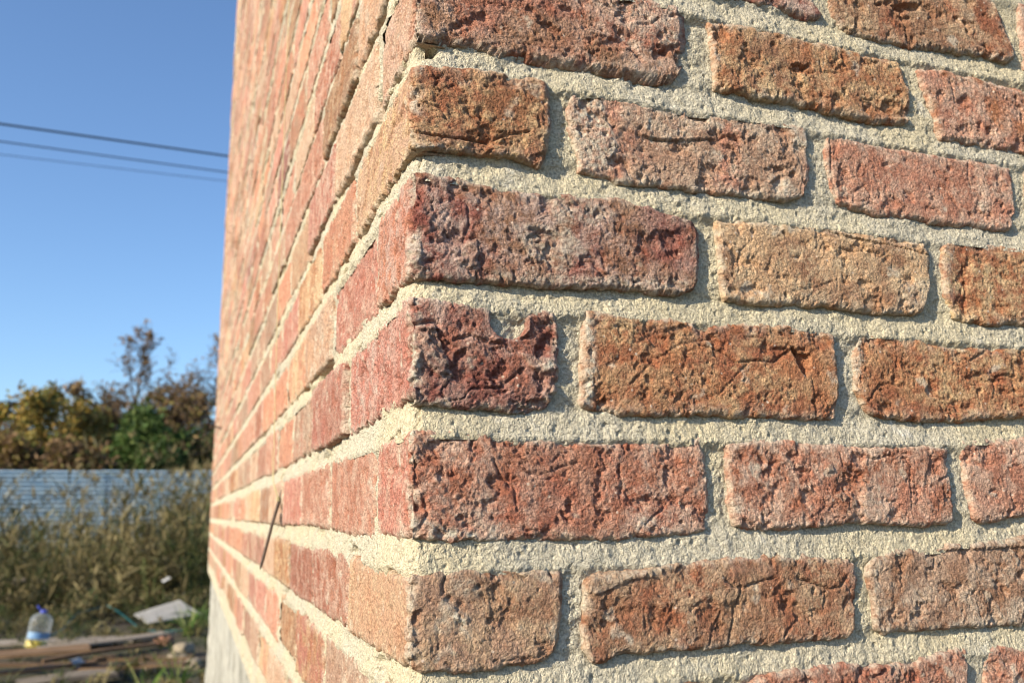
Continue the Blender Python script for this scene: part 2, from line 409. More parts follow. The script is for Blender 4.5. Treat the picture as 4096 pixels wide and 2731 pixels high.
  f=[('s',[(468.8,215.7),(465.2,190.8),(466.5,178.7),(463.3,147.2)],-1.8,12),('p',[(468.8,215.7),(534.7,217.0),(533.3,209.2),(475.3,206.4),(465.2,149.7),(460.6,149.4)],-1.0,1.0),('m',[(445.4,213.4),(457.8,214.6),(444.6,165.0),(438.9,167.0)],0.5,0.3)]),
 '4a':dict(row=4,c=1,t=[(1.7,133.5),(21.2,133.0),(40.3,130.6),(53.0,128.7),(76.7,129.1),(90.0,130.2),(96.8,129.5)],b=[(0.4,68.2),(5.0,65.7),(26.0,63.7),(44.8,63.3),(80.5,62.0),(87.0,62.8)],l=None,r=[(98.6,128.6),(101.0,120.2),(100.7,91.3),(100.0,77.1),(89.6,64.0)],
  f=[('p',[(53.0,134.2),(53.7,117.3),(57.6,112.1),(62.4,109.9),(69.6,110.0),(74.5,111.9),(78.1,117.5),(76.7,126.4),(76.1,135.8)],-9,0.7),('c',[(55.7,109.0),(61.5,107.3),(72.4,109.9),(78.5,115.1),(79.7,123.8)],1.8,2.2),('p',[(0.9,112.3),(15.7,115.5),(20.4,103.4),(27.8,83.6),(23.2,79.8),(12.1,89.3),(7.5,96.3),(2.5,87.1)],2.4,0.8),('p',[(28.8,97.4),(35.4,101.4),(37.3,97.8),(29.7,91.9)],-3.5,0.8),('c',[(1.8,115.1),(15.6,117.8),(18.5,115.2)],-2.8,2.0),('p',[(72.3,100.5),(100.5,97.1),(100.3,90.4),(87.1,87.9),(79.1,92.3)],2.0,1.0),('c',[(28.8,106.6),(40.2,110.0),(51.7,105.0),(67.5,108.7),(79.5,111.3)],-2.2,1.8),('c',[(40.1,75.9),(59.2,77.5),(75.1,90.2)],-1.8,1.4),('m',[(-0.9,110.4),(3.7,110.6),(6.5,96.3),(7.6,78.3),(-0.5,72.7)],1.0,0.8),('m',[(11.1,107.4),(18.5,103.3),(17.6,92.3),(12.1,93.8)],0.55,0.2),('m',[(85.2,94.5),(93.3,96.7),(100.4,93.2),(89.1,88.9)],0.9,0.5),('m',[(59.1,67.4),(88.7,70.1),(99.1,81.8),(99.8,72.4),(86.5,62.6),(59.1,64.6)],0.6,0.3)]),
 '4b':dict(row=4,c=0,t=[(122.4,132.6),(142.8,131.3),(176.1,131.0),(210.4,128.0),(239.3,130.9),(282.9,132.5),(308.5,129.7),(325.7,127.8)],b=[(116.8,66.7),(125.3,64.7),(145.4,61.3),(183.6,62.3),(215.4,63.9),(264.5,62.7),(301.9,61.6),(319.0,62.9)],l=[(121.3,131.3),(118.2,116.5),(116.1,91.0),(115.6,68.0)],r=[(327.1,125.8),(327.8,112.1),(328.8,90.5),(326.6,76.4),(321.4,64.0)],
  f=[('p',[(287.2,115.5),(293.9,111.6),(303.0,110.4),(301.0,99.0),(297.5,93.0),(291.6,101.3)],-6,0.6),('c',[(208.5,112.9),(225.9,109.2),(237.3,101.5),(255.7,104.4),(270.4,103.0),(287.9,115.5)],-1.8,1.2),('c',[(302.3,92.7),(303.6,78.9),(303.9,62.1)],-1.6,1.0),('c',[(221.4,78.3),(235.3,91.0),(248.3,103.0)],-1.2,1.0),('c',[(151.7,82.8),(168.8,98.3),(192.2,112.6),(219.0,118.1)],-1.2,1.2),('s',[(184.8,123.4),(196.4,127.2),(210.5,128.0),(219.2,121.3)],-1.5,8),('p',[(127.7,70.4),(134.1,73.0),(135.0,68.7),(128.5,65.2)],-4,0.7),('m',[(120.1,127.4),(126.5,126.8),(127.1,82.8),(123.4,67.4),(116.1,67.2)],0.9,0.6)]),
 '4c':dict(row=4,c=0,t=[(352.6,131.2),(376.4,132.6),(404.5,129.6),(425.7,125.2),(447.9,125.1),(519.5,127.7),(538.8,126.7)],b=[(354.4,68.0),(368.2,64.6),(409.9,63.4),(446.4,63.7),(469.4,67.0),(509.6,69.1),(536.8,70.1)],l=[(350.5,129.7),(344.1,109.6),(342.8,85.6),(353.2,69.3)],r=[(538.8,124.7),(539.8,98.4),(537.8,72.1)],
  f=[('c',[(353.4,77.2),(364.4,89.6),(375.7,92.3),(385.2,90.4)],-1.6,1.2),('c',[(447.6,122.8),(458.2,112.8),(477.9,122.0)],-2,1.5),('c',[(420.1,84.9),(434.3,71.8),(437.6,64.0)],-1.6,1.0),('c',[(478.2,84.5),(487.2,102.3),(501.6,104.1),(504.1,91.2)],-1.8,1.6),('m',[(345.4,126.3),(355.2,129.1),(349.5,102.2),(343.0,80.2),(338.8,90.9)],0.8,0.5)]),
 '5a':dict(row=5,c=1,t=[(5.1,49.0),(30.7,49.5),(44.7,49.0),(78.3,45.0),(108.3,44.5),(149.9,43.3),(194.0,45.8),(205.5,49.5)],b=[(8.8,-15.2),(31.9,-18.1),(60.5,-17.9),(100.3,-17.9),(131.5,-19.6),(164.1,-18.4),(198.0,-16.4),(205.5,-15.7)],l=None,r=[(206.8,48.7),(208.2,36.2),(210.5,19.1),(211.3,-0.7),(207.9,-14.4)],
  f=[('c',[(39.9,48.8),(40.8,40.8),(39.9,37.4)],-2.5,1.3),('c',[(1.0,35.2),(4.7,28.1),(3.9,19.2)],-2,1.0),('c',[(55.1,32.0),(58.9,21.0),(68.7,13.7),(69.5,0.8)],-1.6,1.1),('c',[(75.9,23.8),(85.0,22.0),(101.5,27.7),(112.1,30.6)],-1.3,1.1),('p',[(102.9,3.2),(108.1,4.1),(107.5,-0.5),(104.9,-1.4)],-3,0.8),('c',[(104.0,5.1),(107.2,5.5)],-2.5,1.4),('c',[(142.1,29.8),(143.7,17.2),(142.1,4.8)],-1.0,1.3),('c',[(160.1,-9.8),(167.0,-4.1),(173.9,-0.4)],-1.4,1.2),('c',[(7.7,-8.9),(12.3,-1.1),(10.4,7.7)],-1.5,1.2),('m',[(9.5,-4.6),(25.3,-9.2),(43.2,-13.1),(46.9,-17.6),(13.3,-16.8)],0.9,0.5),('m',[(33.7,3.0),(53.0,13.7),(54.8,-0.8),(47.0,-13.2),(33.7,-9.4)],0.3,0.0),('m',[(160.8,45.3),(199.7,46.9),(204.9,39.3),(160.5,38.8)],0.4,0.0)]),
 '5b':dict(row=5,c=0,t=[(226.7,44.4),(248.8,47.7),(288.1,48.3),(313.2,45.6),(352.3,43.9),(386.5,45.5),(416.1,44.7),(427.6,43.1)],b=[(229.3,-11.5),(235.8,-14.1),(267.4,-15.8),(298.0,-13.8),(331.0,-11.7),(378.5,-15.2),(399.7,-16.2),(422.6,-13.2)],l=[(225.3,43.0),(225.8,29.4),(225.2,4.0),(228.4,-10.5)],r=[(428.5,41.8),(425.8,24.7),(426.3,2.2),(425.9,-11.1)],
  f=[('c',[(251.1,-4.3),(253.0,-11.4),(257.7,-14.5)],-2.5,1.4),('c',[(285.6,-9.9),(296.3,-4.9),(304.6,0.2)],-1.2,1.0),('c',[(343.2,36.5),(353.9,34.4),(369.7,37.8)],-2,1.1),('c',[(385.3,26.8),(385.1,13.6),(383.7,-2.8)],-1.3,1.2),('c',[(321.7,38.4),(323.4,28.7),(339.0,23.4),(343.7,16.9)],-1.2,1.0),('p',[(280.0,26.4),(289.2,28.6),(290.1,24.4),(281.1,24.3)],-2,0.8),('p',[(252.7,30.0),(257.7,31.0),(258.6,26.9),(253.5,25.3)],1.5,0.7),('p',[(307.6,30.3),(312.9,30.8),(315.0,25.5),(308.3,24.4)],1.6,0.7),('p',[(312.6,8.5),(321.5,10.6),(326.3,6.3),(319.3,3.2)],1.4,0.7),('c',[(413.3,19.1),(419.3,20.2),(425.9,24.7)],-2.0,1.4),('m',[(333.8,13.7),(372.8,16.9),(369.3,-11.3),(318.0,-9.4)],0.35,0.1)]),
 '5c':dict(row=5,c=0,t=[(440.2,50.6),(467.5,51.7),(506.8,52.9),(638.7,51.9)],b=[(447.7,-12.9),(466.9,-13.4),(496.2,-9.8),(636.7,-8.8)],l=[(439.4,49.3),(441.1,36.1),(442.7,7.8),(446.4,-11.6)],r=[(638.7,49.9),(639.7,21.5),(637.7,-6.8)],
  f=[('c',[(486.0,7.5),(487.6,-1.7),(481.6,-9.7)],-2.2,1.3)]),
 '6a':dict(row=6,c=1,t=[(3.7,-39.3),(10.5,-35.3),(24.3,-33.6),(34.5,-33.5),(79.7,-35.0),(98.1,-36.1)],b=[(6.6,-88.3),(13.7,-91.9),(36.2,-93.6),(59.6,-92.7),(78.6,-92.3),(87.0,-91.3)],l=None,r=[(99.8,-37.5),(100.6,-45.1),(99.1,-63.0),(96.6,-80.5),(89.5,-90.3)],
  f=[('p',[(20.3,-55.6),(27.1,-54.3),(37.3,-62.4),(37.3,-68.4),(33.6,-65.6)],0.9,0.8),('c',[(24.4,-36.2),(21.6,-42.1),(22.5,-47.2)],-2.0,1.2),('c',[(90.7,-37.6),(92.7,-40.4)],-2.5,1.3),('c',[(58.7,-88.4),(78.8,-88.0),(88.6,-85.2)],-0.9,1.2),('m',[(20.3,-55.6),(27.1,-53.4),(38.2,-62.5),(38.2,-73.5),(27.1,-66.1)],0.8,0.3),('m',[(25.3,-36.2),(39.2,-38.4),(46.7,-48.3),(34.5,-51.2),(25.3,-46.5)],0.5,0.2),('m',[(88.0,-69.5),(97.1,-62.9),(96.7,-78.7),(89.7,-80.1)],0.6,0.2)]),
 '6b':dict(row=6,c=0,t=[(117.8,-40.9),(125.6,-38.9),(152.2,-37.9),(174.3,-34.8),(196.9,-34.1),(234.4,-32.0),(283.6,-32.4),(321.9,-35.4),(325.9,-37.1)],b=[(113.5,-87.2),(118.5,-93.3),(122.5,-94.9),(139.3,-91.1),(165.8,-90.2),(204.6,-90.9),(230.1,-89.6),(265.7,-91.3),(303.1,-90.1),(315.2,-90.0)],l=[(116.4,-42.1),(113.7,-50.2),(112.6,-72.7),(112.9,-85.9)],r=[(327.3,-38.5),(328.2,-49.1),(326.2,-69.3),(323.9,-84.3),(317.0,-88.9)],
  f=[('c',[(202.6,-87.9),(206.8,-75.9),(213.1,-67.8)],-1.4,1.0),('c',[(216.7,-90.6),(220.4,-78.6),(224.9,-65.5),(230.5,-53.2),(245.1,-49.4),(257.4,-47.4)],-2.2,1.1),('c',[(218.0,-46.9),(223.6,-51.5),(230.6,-52.3)],-2.2,1.4),('c',[(277.0,-48.2),(291.7,-52.7),(302.7,-56.7),(313.2,-55.6),(319.1,-48.7)],-2.6,1.4),('c',[(300.1,-57.1),(297.0,-69.0)],-1.6,1.1),('p',[(261.8,-59.4),(267.6,-56.2),(273.6,-58.0),(268.2,-63.6),(268.9,-69.6),(262.8,-69.3)],-2.6,1.6),('c',[(266.6,-81.2),(277.2,-72.9),(290.0,-69.6)],-1.2,1.2),('c',[(262.6,-85.8),(266.6,-81.2)],-2.2,1.4),('p',[(117.1,-42.2),(141.3,-41.3),(162.0,-38.3),(161.7,-42.9),(146.5,-44.2),(132.5,-49.2),(123.0,-52.4),(115.8,-50.3)],1.6,1.2),('c',[(189.3,-65.7),(197.5,-60.4),(207.2,-59.9)],-1.6,1.2),('c',[(155.4,-62.2),(155.8,-75.0)],-1.0,1.2),('m',[(117.1,-40.4),(162.1,-36.4),(196.9,-34.2),(195.5,-37.5),(141.2,-44.0),(120.1,-46.0)],0.55,0.3)]),
 '6c':dict(row=6,c=0,t=[(342.2,-37.7),(355.4,-34.4),(368.4,-30.1),(404.9,-31.1),(419.7,-28.5),(464.7,-27.4),(493.7,-24.6),(537.7,-25.6)],b=[(340.7,-85.9),(347.4,-89.7),(383.0,-89.7),(425.4,-90.0),(482.4,-91.1),(535.7,-90.1)],l=[(340.7,-39.1),(337.5,-49.5),(341.7,-70.0),(340.2,-84.9)],r=[(537.7,-27.6),(538.7,-57.8),(536.7,-88.1)],
  f=[('c',[(396.3,-31.2),(402.5,-37.8),(399.9,-46.3),(392.9,-46.1)],-1.8,1.2),('s',[(404.5,-33.6),(426.5,-32.5),(448.8,-32.6),(492.3,-32.6)],-1.8,8),('c',[(369.5,-43.2),(368.1,-53.7)],-2,1.3),('c',[(382.2,-62.6),(389.8,-69.2),(396.6,-70.6)],-1.4,1.2),('c',[(452.1,-30.5),(452.6,-37.1)],-2.2,1.3),('p',[(482.4,-51.4),(489.3,-50.5),(488.1,-57.2),(483.2,-55.9)],-4,0.8),('c',[(449.1,-88.1),(455.1,-78.8),(451.3,-74.2)],-1.2,1.2),('m',[(341.5,-38.1),(351.1,-36.3),(345.0,-65.1),(347.6,-88.7),(339.9,-86.3)],0.5,0.3)]),
 '7b':dict(row=7,c=0,t=[(229.6,-113.7),(252.3,-108.1),(288.9,-106.8),(314.2,-106.6),(333.3,-109.7),(366.4,-110.3),(380.7,-107.0),(408.8,-104.8),(421.8,-102.9)],b=[(231.2,-157.0),(289.1,-158.0),(353.0,-161.0),(415.0,-161.8)],l=[(228.6,-115.1),(228.6,-139.9),(230.3,-155.4)],r=[(423.4,-103.7),(424.1,-108.8),(422.4,-128.3),(417.0,-161.1)],
  f=[('c',[(276.2,-110.7),(278.0,-117.4)],-2,1.3),('c',[(334.9,-117.9),(345.9,-113.7)],-2.5,1.6)]),
 '7c':dict(row=7,c=0,t=[(443.0,-106.0),(452.6,-103.3),(479.8,-106.1),(635.3,-107.1)],b=[(436.8,-161.3),(470.4,-161.7),(633.3,-160.7)],l=[(441.8,-106.9),(439.3,-129.5),(436.4,-160.4)],r=[(635.3,-109.1),(636.3,-133.9),(634.3,-158.7)],
  f=[]),
}

RB = {1: 308., 2: 229.5, 3: 146.8, 4: 64.5, 5: -14.5, 6: -90., 7: -170., 8: -249.}
RT = {1: 372., 2: 292., 3: 212.5, 4: 130., 5: 47., 6: -33.5, 7: -107., 8: -185.}
for k in range(0, -34, -1):
    RB[k] = RB[k + 1] + 80.0 + (4 * pn(k * 1.3, 0.5, 8))
    RT[k] = RB[k] + 64.0
TOPROW = -33
PLZ = -256.0                      # plinth top, mm from camera height
WALL_L = 4700.0                   # left wall length in mm
WALL_R = 2600.0

def bend(u, z, h, rc=4.0):
    """wall coordinates (mm): u along the unrolled wall (negative: left wall), z height from the camera, h out of the wall -> metres"""
    u, z, h = np.broadcast_arrays(np.asarray(u, float), np.asarray(z, float), np.asarray(h, float))
    x = np.where(u > 0, u, -h)
    y = np.where(u > 0, -h, -u)
    arc = np.abs(u) < rc
    ph = (rc - u) / (2 * rc) * (np.pi / 2)
    r = rc + np.maximum(h, -rc + 0.3)
    x = np.where(arc, rc - r * np.sin(ph), x)
    y = np.where(arc, rc - r * np.cos(ph), y)
    return np.stack([x / 1000, y / 1000, z / 1000 + CAMZ], -1)

def resample(pl, f):
    pl = np.asarray(pl, float)
    d = np.concatenate([[0], np.cumsum(np.hypot(*np.diff(pl, axis=0).T))])
    s = f * d[-1]

    # f: fractions along the line
    return np.stack([np.interp(s, d, pl[:, 0]), np.interp(s, d, pl[:, 1])], -1)

def coons(top, bot, lef, rig, fs, ft):
    T, B_, L, R_ = resample(top, fs), resample(bot, fs), resample(lef, ft), resample(rig, ft)
    for a, i, b_, j in ((T, 0, L, 0), (T, -1, R_, 0), (B_, 0, L, -1), (B_, -1, R_, -1)):
        m = (a[i] + b_[j]) / 2
        a[i] = m
        b_[j] = m
    s = fs[None, :, None]
    t = ft[:, None, None]
    P = (1 - t) * T[None] + t * B_[None] + (1 - s) * L[:, None] + s * R_[:, None]
    P -= (1 - s) * (1 - t) * T[0] + s * (1 - t) * T[-1] + (1 - s) * t * B_[0] + s * t * B_[-1]
    return P[..., 0], P[..., 1]

def inpoly(x, y, pts):
    p = np.asarray(pts, float)
    r = np.zeros(x.shape, bool)
    j = len(p) - 1
    for i in range(len(p)):
        c = (p[i, 1] > y) != (p[j, 1] > y)
        with np.errstate(divide='ignore', invalid='ignore'):
            xi = (p[j, 0] - p[i, 0]) * (y - p[i, 1]) / (p[j, 1] - p[i, 1]) + p[i, 0]
        r ^= c & (x < xi)
        j = i
    return r

def segdist(x, y, pts, closed=False):
    p = np.asarray(pts, float)
    d = np.full(x.shape, 1e9)
    sg = np.zeros(x.shape)
    n = len(p)
    for i in range(n if closed else n - 1):
        a, b_ = p[i], p[(i + 1) % n]
        ab = b_ - a
        t = np.clip(((x - a[0]) * ab[0] + (y - a[1]) * ab[1]) / (ab @ ab + 1e-9), 0, 1)
        dx, dy = x - a[0] - t * ab[0], y - a[1] - t * ab[1]
        dd = np.hypot(dx, dy)
        m = dd < d
        d = np.where(m, dd, d)
        sg = np.where(m, np.sign(ab[0] * dy - ab[1] * dx), sg)
    return d, sg

def brick_patch(top, bot, lef, rig, res_u, res_z, seed, rough=1.0, proud=0.0, feats=(), smear=0.5, detail=2, edge=2.6, flat_left=1.0):
    """one brick as a bent relief patch with skirts; returns V,Q and per-vertex smear/spall"""
    r = np.random.default_rng(int(seed) * 7 + 3)
    top, bot, lef, rig = (np.asarray(a, float) for a in (top, bot, lef, rig))
    w = top[:, 0].max() - top[:, 0].min()
    hgt = max(8.0, (lef[0, 1] - lef[-1, 1] + rig[0, 1] - rig[-1, 1]) / 2)
    ns, nt = max(3, int(w / res_u) + 1), max(3, int(hgt / res_z) + 1)
    def fr(n, size, res):
        f = np.linspace(0, 1, n)
        if res > 3.5:            # coarse grid: keep two rows close to the edge so the arris stays crisp
            a = np.array([0.0, 1.2 / size, 3.2 / size])
            f = np.concatenate([a, np.linspace(8.0 / size, 1 - 8.0 / size, max(2, n - 2)), 1 - a[::-1]])
        return f
    fs, ft = fr(ns, w, res_u), fr(nt, hgt, res_z if res_u <= 3.5 else 9.0)
    U, Z = coons(top, bot, lef, rig, fs, ft)
    s = fs[None, :] + 0 * U
    t = ft[:, None] + 0 * U
    e = np.minimum(np.minimum(s, 1 - s) * w, np.minimum(t, 1 - t) * hgt)
    so_ = seed * 1.37
    # ragged outline
    k = np.exp(-e / 7.0)
    lw_ = np.where(U < -15, 2.6, 1.25)
    U = U + k * (1.5 * fbm(U / 9, Z / 9, so_ + 1, 3) + (0.9 * pn(U / 2.2, Z / 2.2, so_) if detail > 1 else 0)) * np.where(np.abs(U) < 12, 0.2, 1)
    Z = Z + k * lw_ * (1.7 * fbm(U / 11, Z / 9, so_ + 5, 3) + (0.9 * pn(U / 2.2, Z / 2.2, so_ + 9) if detail > 1 else 0))
    # relief, damped on the smoother left (header/side) faces
    lf = np.where(U < 0, flat_left + (1 - flat_left) * np.exp(U / 12.0), 1.0)
    ang = r.uniform(-0.9, 0.9)
    ca, sa = math.cos(ang), math.sin(ang)
    ur, zr = U * ca + Z * sa, -U * sa + Z * ca
    wx = 5 * pn(U / 16, Z / 16, so_ + 20)
    wy = 5 * pn(U / 16, Z / 16, so_ + 30)
    h = proud + r.uniform(-1, 1) * (s - 0.5) * 1.6 + r.uniform(-1, 1) * (t - 0.5) * 1.4
    h = h + lf * rough * 1.2 * fbm(U / 34, Z / 30, so_ + 2, 2)
    sp = np.zeros_like(U)
    if detail:
        # rounded lumps with sharp creases between them
        b1 = np.abs(fbm((ur + wx) / 13, (zr + wy) / 21, so_ + 3, 3, 0.55))
        b2 = np.abs(fbm((ur * 0.6 + wx) / 6, (zr + wy) / 7, so_ + 4, 3, 0.6))
        am = 0.35 + 0.9 * sstep(-0.25, 0.35, pn(U / 35, Z / 35, so_ + 66))
        h = h + lf * rough * am * (1.15 * (b1 - 0.2) + 0.85 * (b2 - 0.2))
        # flaked layers: terraces with crisp edges
        f = fbm((U + wx) / 24, (Z + wy) / 20, so_ + 40, 5, 0.6)
        for lev, dep in ((0.17, 0.65), (0.30, 0.8), (0.42, 1.0)):
            q = sstep(lev, lev + 0.03, f)
            h = h - lf * rough * dep * q
            sp = np.maximum(sp, q * lf)
        # long creases
        c1 = np.abs(fbm((ur + 1.6 * wx) / 30, (zr + 1.6 * wy) / 19, so_ + 50, 4))
        msk = sstep(0.0, 0.25, pn(U / 40, Z / 40, so_ + 60))
        h = h - lf * rough * 1.6 * (1 - sstep(0.0, 0.032, c1)) * msk
        # pits, ragged
        jx, jy = 1.1 * pn(U / 2.1, Z / 2.1, so_ + 21), 1.1 * pn(U / 2.1, Z / 2.1, so_ + 22)
        for sc, pr, dp in ((12.0, 0.90, 2.0), (6.0, 0.93, 1.2)):
            d, v = cells((U + wx * .4 + jx) / sc, (Z + wy * .4 + jy) / sc, so_ % 199 + sc)
            rad = 0.10 + 0.22 * (v - pr) / (1 - pr)
            h = h - np.where(v > pr, dp * (1 - sstep(0.6 * rad, rad, d)), 0) * (0.7 + 0.3 * lf)
    if detail > 1:
        fine = 0.45 + 0.75 * sstep(-0.3, 0.3, pn(U / 28, Z / 28, so_ + 67))
        h = h + (0.45 + 0.55 * lf) * rough * fine * (0.66 * fbm(U / 2.6, Z / 2.6, so_ + 70, 2, 0.75) + 0.42 * pn(U / 1.35, Z / 1.35, so_ + 75))
        # drag marks from the mould
        dm = sstep(0.1, 0.4, pn(U / 45, Z / 30, so_ + 77))
        h = h + rough * 0.75 * dm * pn(ur / 1.7, zr / 14, so_ + 78)
    # rounded arrises of uneven radius
    er = edge * (0.75 + 1.1 * (0.5 + pn(U / 13, Z / 13, so_ + 80)))
    x = np.clip(1 - e / np.maximum(er, 0.8), 0, 1)
    h = h - np.maximum(er, 0.8) * 0.85 * (1 - np.sqrt(np.maximum(0, 1 - x * x)))
    h = h - 3.6 * np.exp(-(U / 6.5) ** 2) * sstep(-0.15, 0.40, fbm(Z / 11, U / 22, so_ + 85, 4, 0.6))   # chipped corner edge
    spm = np.zeros_like(U)
    for kind, pts, dep, soft in feats:
        wu, wz = U + 0.7 * pn(U / 3, Z / 3, 7) + 0.5 * pn(U / 1.4, Z / 1.4, 8), Z + 0.7 * pn(U / 3, Z / 3, 9) + 0.5 * pn(U / 1.4, Z / 1.4, 6)
        if kind == 'p':
            ins = inpoly(wu, wz, pts)
            d, _ = segdist(wu, wz, pts, True)
            a = np.where(ins, sstep(-soft, soft, d), sstep(soft, -soft, d))
            h = h + dep * a
            if dep < 0:
                sp = np.maximum(sp, a)
            else:
                spm = np.maximum(spm, a * 0.35)
        elif kind == 'm':
            ins = inpoly(wu, wz, pts)
            d, _ = segdist(wu, wz, pts, True)
            a = np.where(ins, sstep(-3, 3, d), sstep(3, -3, d))
            spm = np.maximum(spm, dep * a * (0.45 + 0.75 * sstep(-0.3, 0.25, fbm(U / 5, Z / 5, so_ + 17, 4, 0.65))))
            h = h + soft * a
        elif kind == 'c':
            d, _ = segdist(wu, wz, pts)
            h = h + dep * np.exp(-(d / (soft * 0.62)) ** 2) * 1.15
        else:
            d, sg = segdist(wu, wz, pts)
            h = h + dep * (sg < 0) * np.exp(-d / soft) - dep * 0.3 * (sg >= 0) * np.exp(-d / soft)
    # mortar smeared over the edges
    sm = smear * np.exp(-np.maximum(e - 0.5, 0) / (3.2 + 6 * np.maximum(0, pn(U / 25, Z / 25, so_ + 11)))) * sstep(-0.25, 0.35, fbm(U / 11, Z / 11, so_ + 12, 3) + 0.10)
    sm = np.maximum(sm, smear * 0.9 * sstep(0.42, 0.62, fbm(U / 26, Z / 26, so_ + 13, 4)))
    sm = np.maximum(sm, smear * 1.3 * np.exp(-(U / 7.0) ** 2) * sstep(-0.1, 0.25, fbm(Z / 16, U / 12, so_ + 15, 3)))
    sm = np.clip(np.maximum(sm, spm), 0, 1)
    # skirts into the wall
    pad = 2
    Ue, Ze, he = (np.pad(a, pad, mode='edge') for a in (U, Z, h))
    sme, spe = np.pad(sm, pad, mode='edge'), np.pad(sp, pad, mode='edge')
    ring = np.zeros_like(Ue, int)
    for i in range(pad):
        dd = pad - i
        for sl_ in (np.s_[i, :], np.s_[-1 - i, :], np.s_[:, i], np.s_[:, -1 - i]):
            ring[sl_] = np.maximum(ring[sl_], dd)
    he = np.where(ring == 1, np.minimum(he - 3, -7.0), np.where(ring == 2, -24.0, he))
    V = bend(Ue, Ze, he)
    n1, n0 = Ue.shape
    ix = np.arange(n1 * n0).reshape(n1, n0)
    Q = np.stack([ix[:-1, :-1], ix[1:, :-1], ix[1:, 1:], ix[:-1, 1:]], -1).reshape(-1, 4)
    side = sstep(3.0, -12.0, Ue + 7 * fbm(Ze / 9, Ue / 9, so_ + 31, 3)) if (U.min() < -5 and U.max() > 5) else np.zeros_like(Ue)
    return V.reshape(-1, 3), Q, dict(smear=sme.ravel(), spall=spe.ravel(), side=side.ravel())

house = empty('brick_house', (1.3, 2.3, 0.0))
tag(house, 'house with a sunlit red brick corner, pale rough mortar joints and a concrete plinth', 'house')
HL = np.array([1.3, 2.3, 0.0])

# clay colours (linear): main, patch, dusty bloom
PAL = {
    'red':    ((0.300, 0.100, 0.062), (0.345, 0.140, 0.085), (0.46, 0.31, 0.25)),
    'purple': ((0.205, 0.062, 0.050), (0.270, 0.100, 0.068), (0.42, 0.30, 0.27)),
    'orange': ((0.330, 0.130, 0.055), (0.285, 0.150, 0.080), (0.50, 0.36, 0.205)),
    'rust':   ((0.270, 0.092, 0.045), (0.255, 0.110, 0.050), (0.48, 0.33, 0.18)),
    'tan':    ((0.47, 0.30, 0.175), (0.40, 0.225, 0.125), (0.53, 0.40, 0.26)),
    'brown':  ((0.255, 0.130, 0.076), (0.320, 0.155, 0.078), (0.44, 0.32, 0.21)),
    'pink':   ((0.390, 0.172, 0.118), (0.345, 0.145, 0.095), (0.50, 0.35, 0.28)),
    'grey':   ((0.330, 0.200, 0.140), (0.300, 0.170, 0.120), (0.44, 0.35, 0.28)),
    'rose':   ((0.400, 0.150, 0.115), (0.36, 0.14, 0.10), (0.50, 0.34, 0.28)),
    'dust':   ((0.430, 0.290, 0.210), (0.40, 0.25, 0.17), (0.50, 0.38, 0.29)),
    'sand':   ((0.440, 0.255, 0.160), (0.42, 0.235, 0.15), (0.52, 0.38, 0.26)),
    'salmon': ((0.440, 0.178, 0.110), (0.465, 0.205, 0.130), (0.52, 0.33, 0.22)),
}
PAL = {k: tuple(tuple(float(w_ * (0.86 * c + 0.14 * (0.35 * q[0] + 0.5 * q[1] + 0.15 * q[2]))) for c, w_ in zip(q, (1.17, 1.10, 0.98))) for q in v) for k, v in PAL.items()}
NEAR = {'0a': ('purple', 1.0), '0b': ('brown', 1.1), '1a': ('red', 1.1), '1b': ('orange', 1.15), '1c': ('pink', 1.0), '2a': ('rust', 1.1), '2b': ('grey', 1.15),
        '2c': ('pink', 0.75), '3a': ('purple', 1.1), '3b': ('tan', 0.85), '3c': ('orange', 0.8), '4a': ('purple', 1.45), '4b': ('rust', 0.95), '4c': ('rust', 1.15),
        '5a': ('red', 1.05), '5b': ('pink', 1.15), '5c': ('pink', 0.9), '6a': ('brown', 0.8), '6b': ('brown', 0.8), '6c': ('grey', 1.0), '7b': ('red', 1.0), '7c': ('pink', 0.9)}
BLEND = {'1a': 'brown', '2b': 'pink', '3a': 'brown', '3c': 'rust', '5b': 'rust', '4c': 'orange', '6a': 'grey', '6c': 'brown', '1b': 'brown', '1c': 'orange', '0b': 'rust', '4b': 'orange', '6b': 'rust', '3b': 'brown'}
SMEAR = {'2b': 0.95, '4a': 0.9, '5a': 0.85, '6a': 0.6, '2a': 0.6, '4b': 0.8}
LFACE = {1: 106., 2: 196., 3: 99., 4: 210., 5: 94., 6: 197.}
inside_polys = []
rects = []
n_parts = 0

def set_tints(o, key, key2=None, jit=0.0, r=None, key3=None):
    a, b_, c = PAL[key]
    if key2:
        b_ = PAL[key2][0]
    j = 1.0 if not jit else 0.92 + r.uniform(-jit, jit)
    o['tint_a'] = [float(v * j) for v in a]
    o['tint_b'] = [float(v * j) for v in b_]
    o['tint_c'] = [float(v * j) for v in c]
    o['tint_d'] = [float(v * j) for v in (PAL[key3][0] if key3 else a)]

def add_brick(V, Q, at, key, key2=None, jit=0.0, r=None, key3=None):
    global n_parts
    c = V.mean(0)
    o = mobj('brick', V - c, Q, M_BRICK, house, loc=c - HL, attrs=at)
    set_tints(o, key, key2, jit, r, key3)
    n_parts += 1
    return o

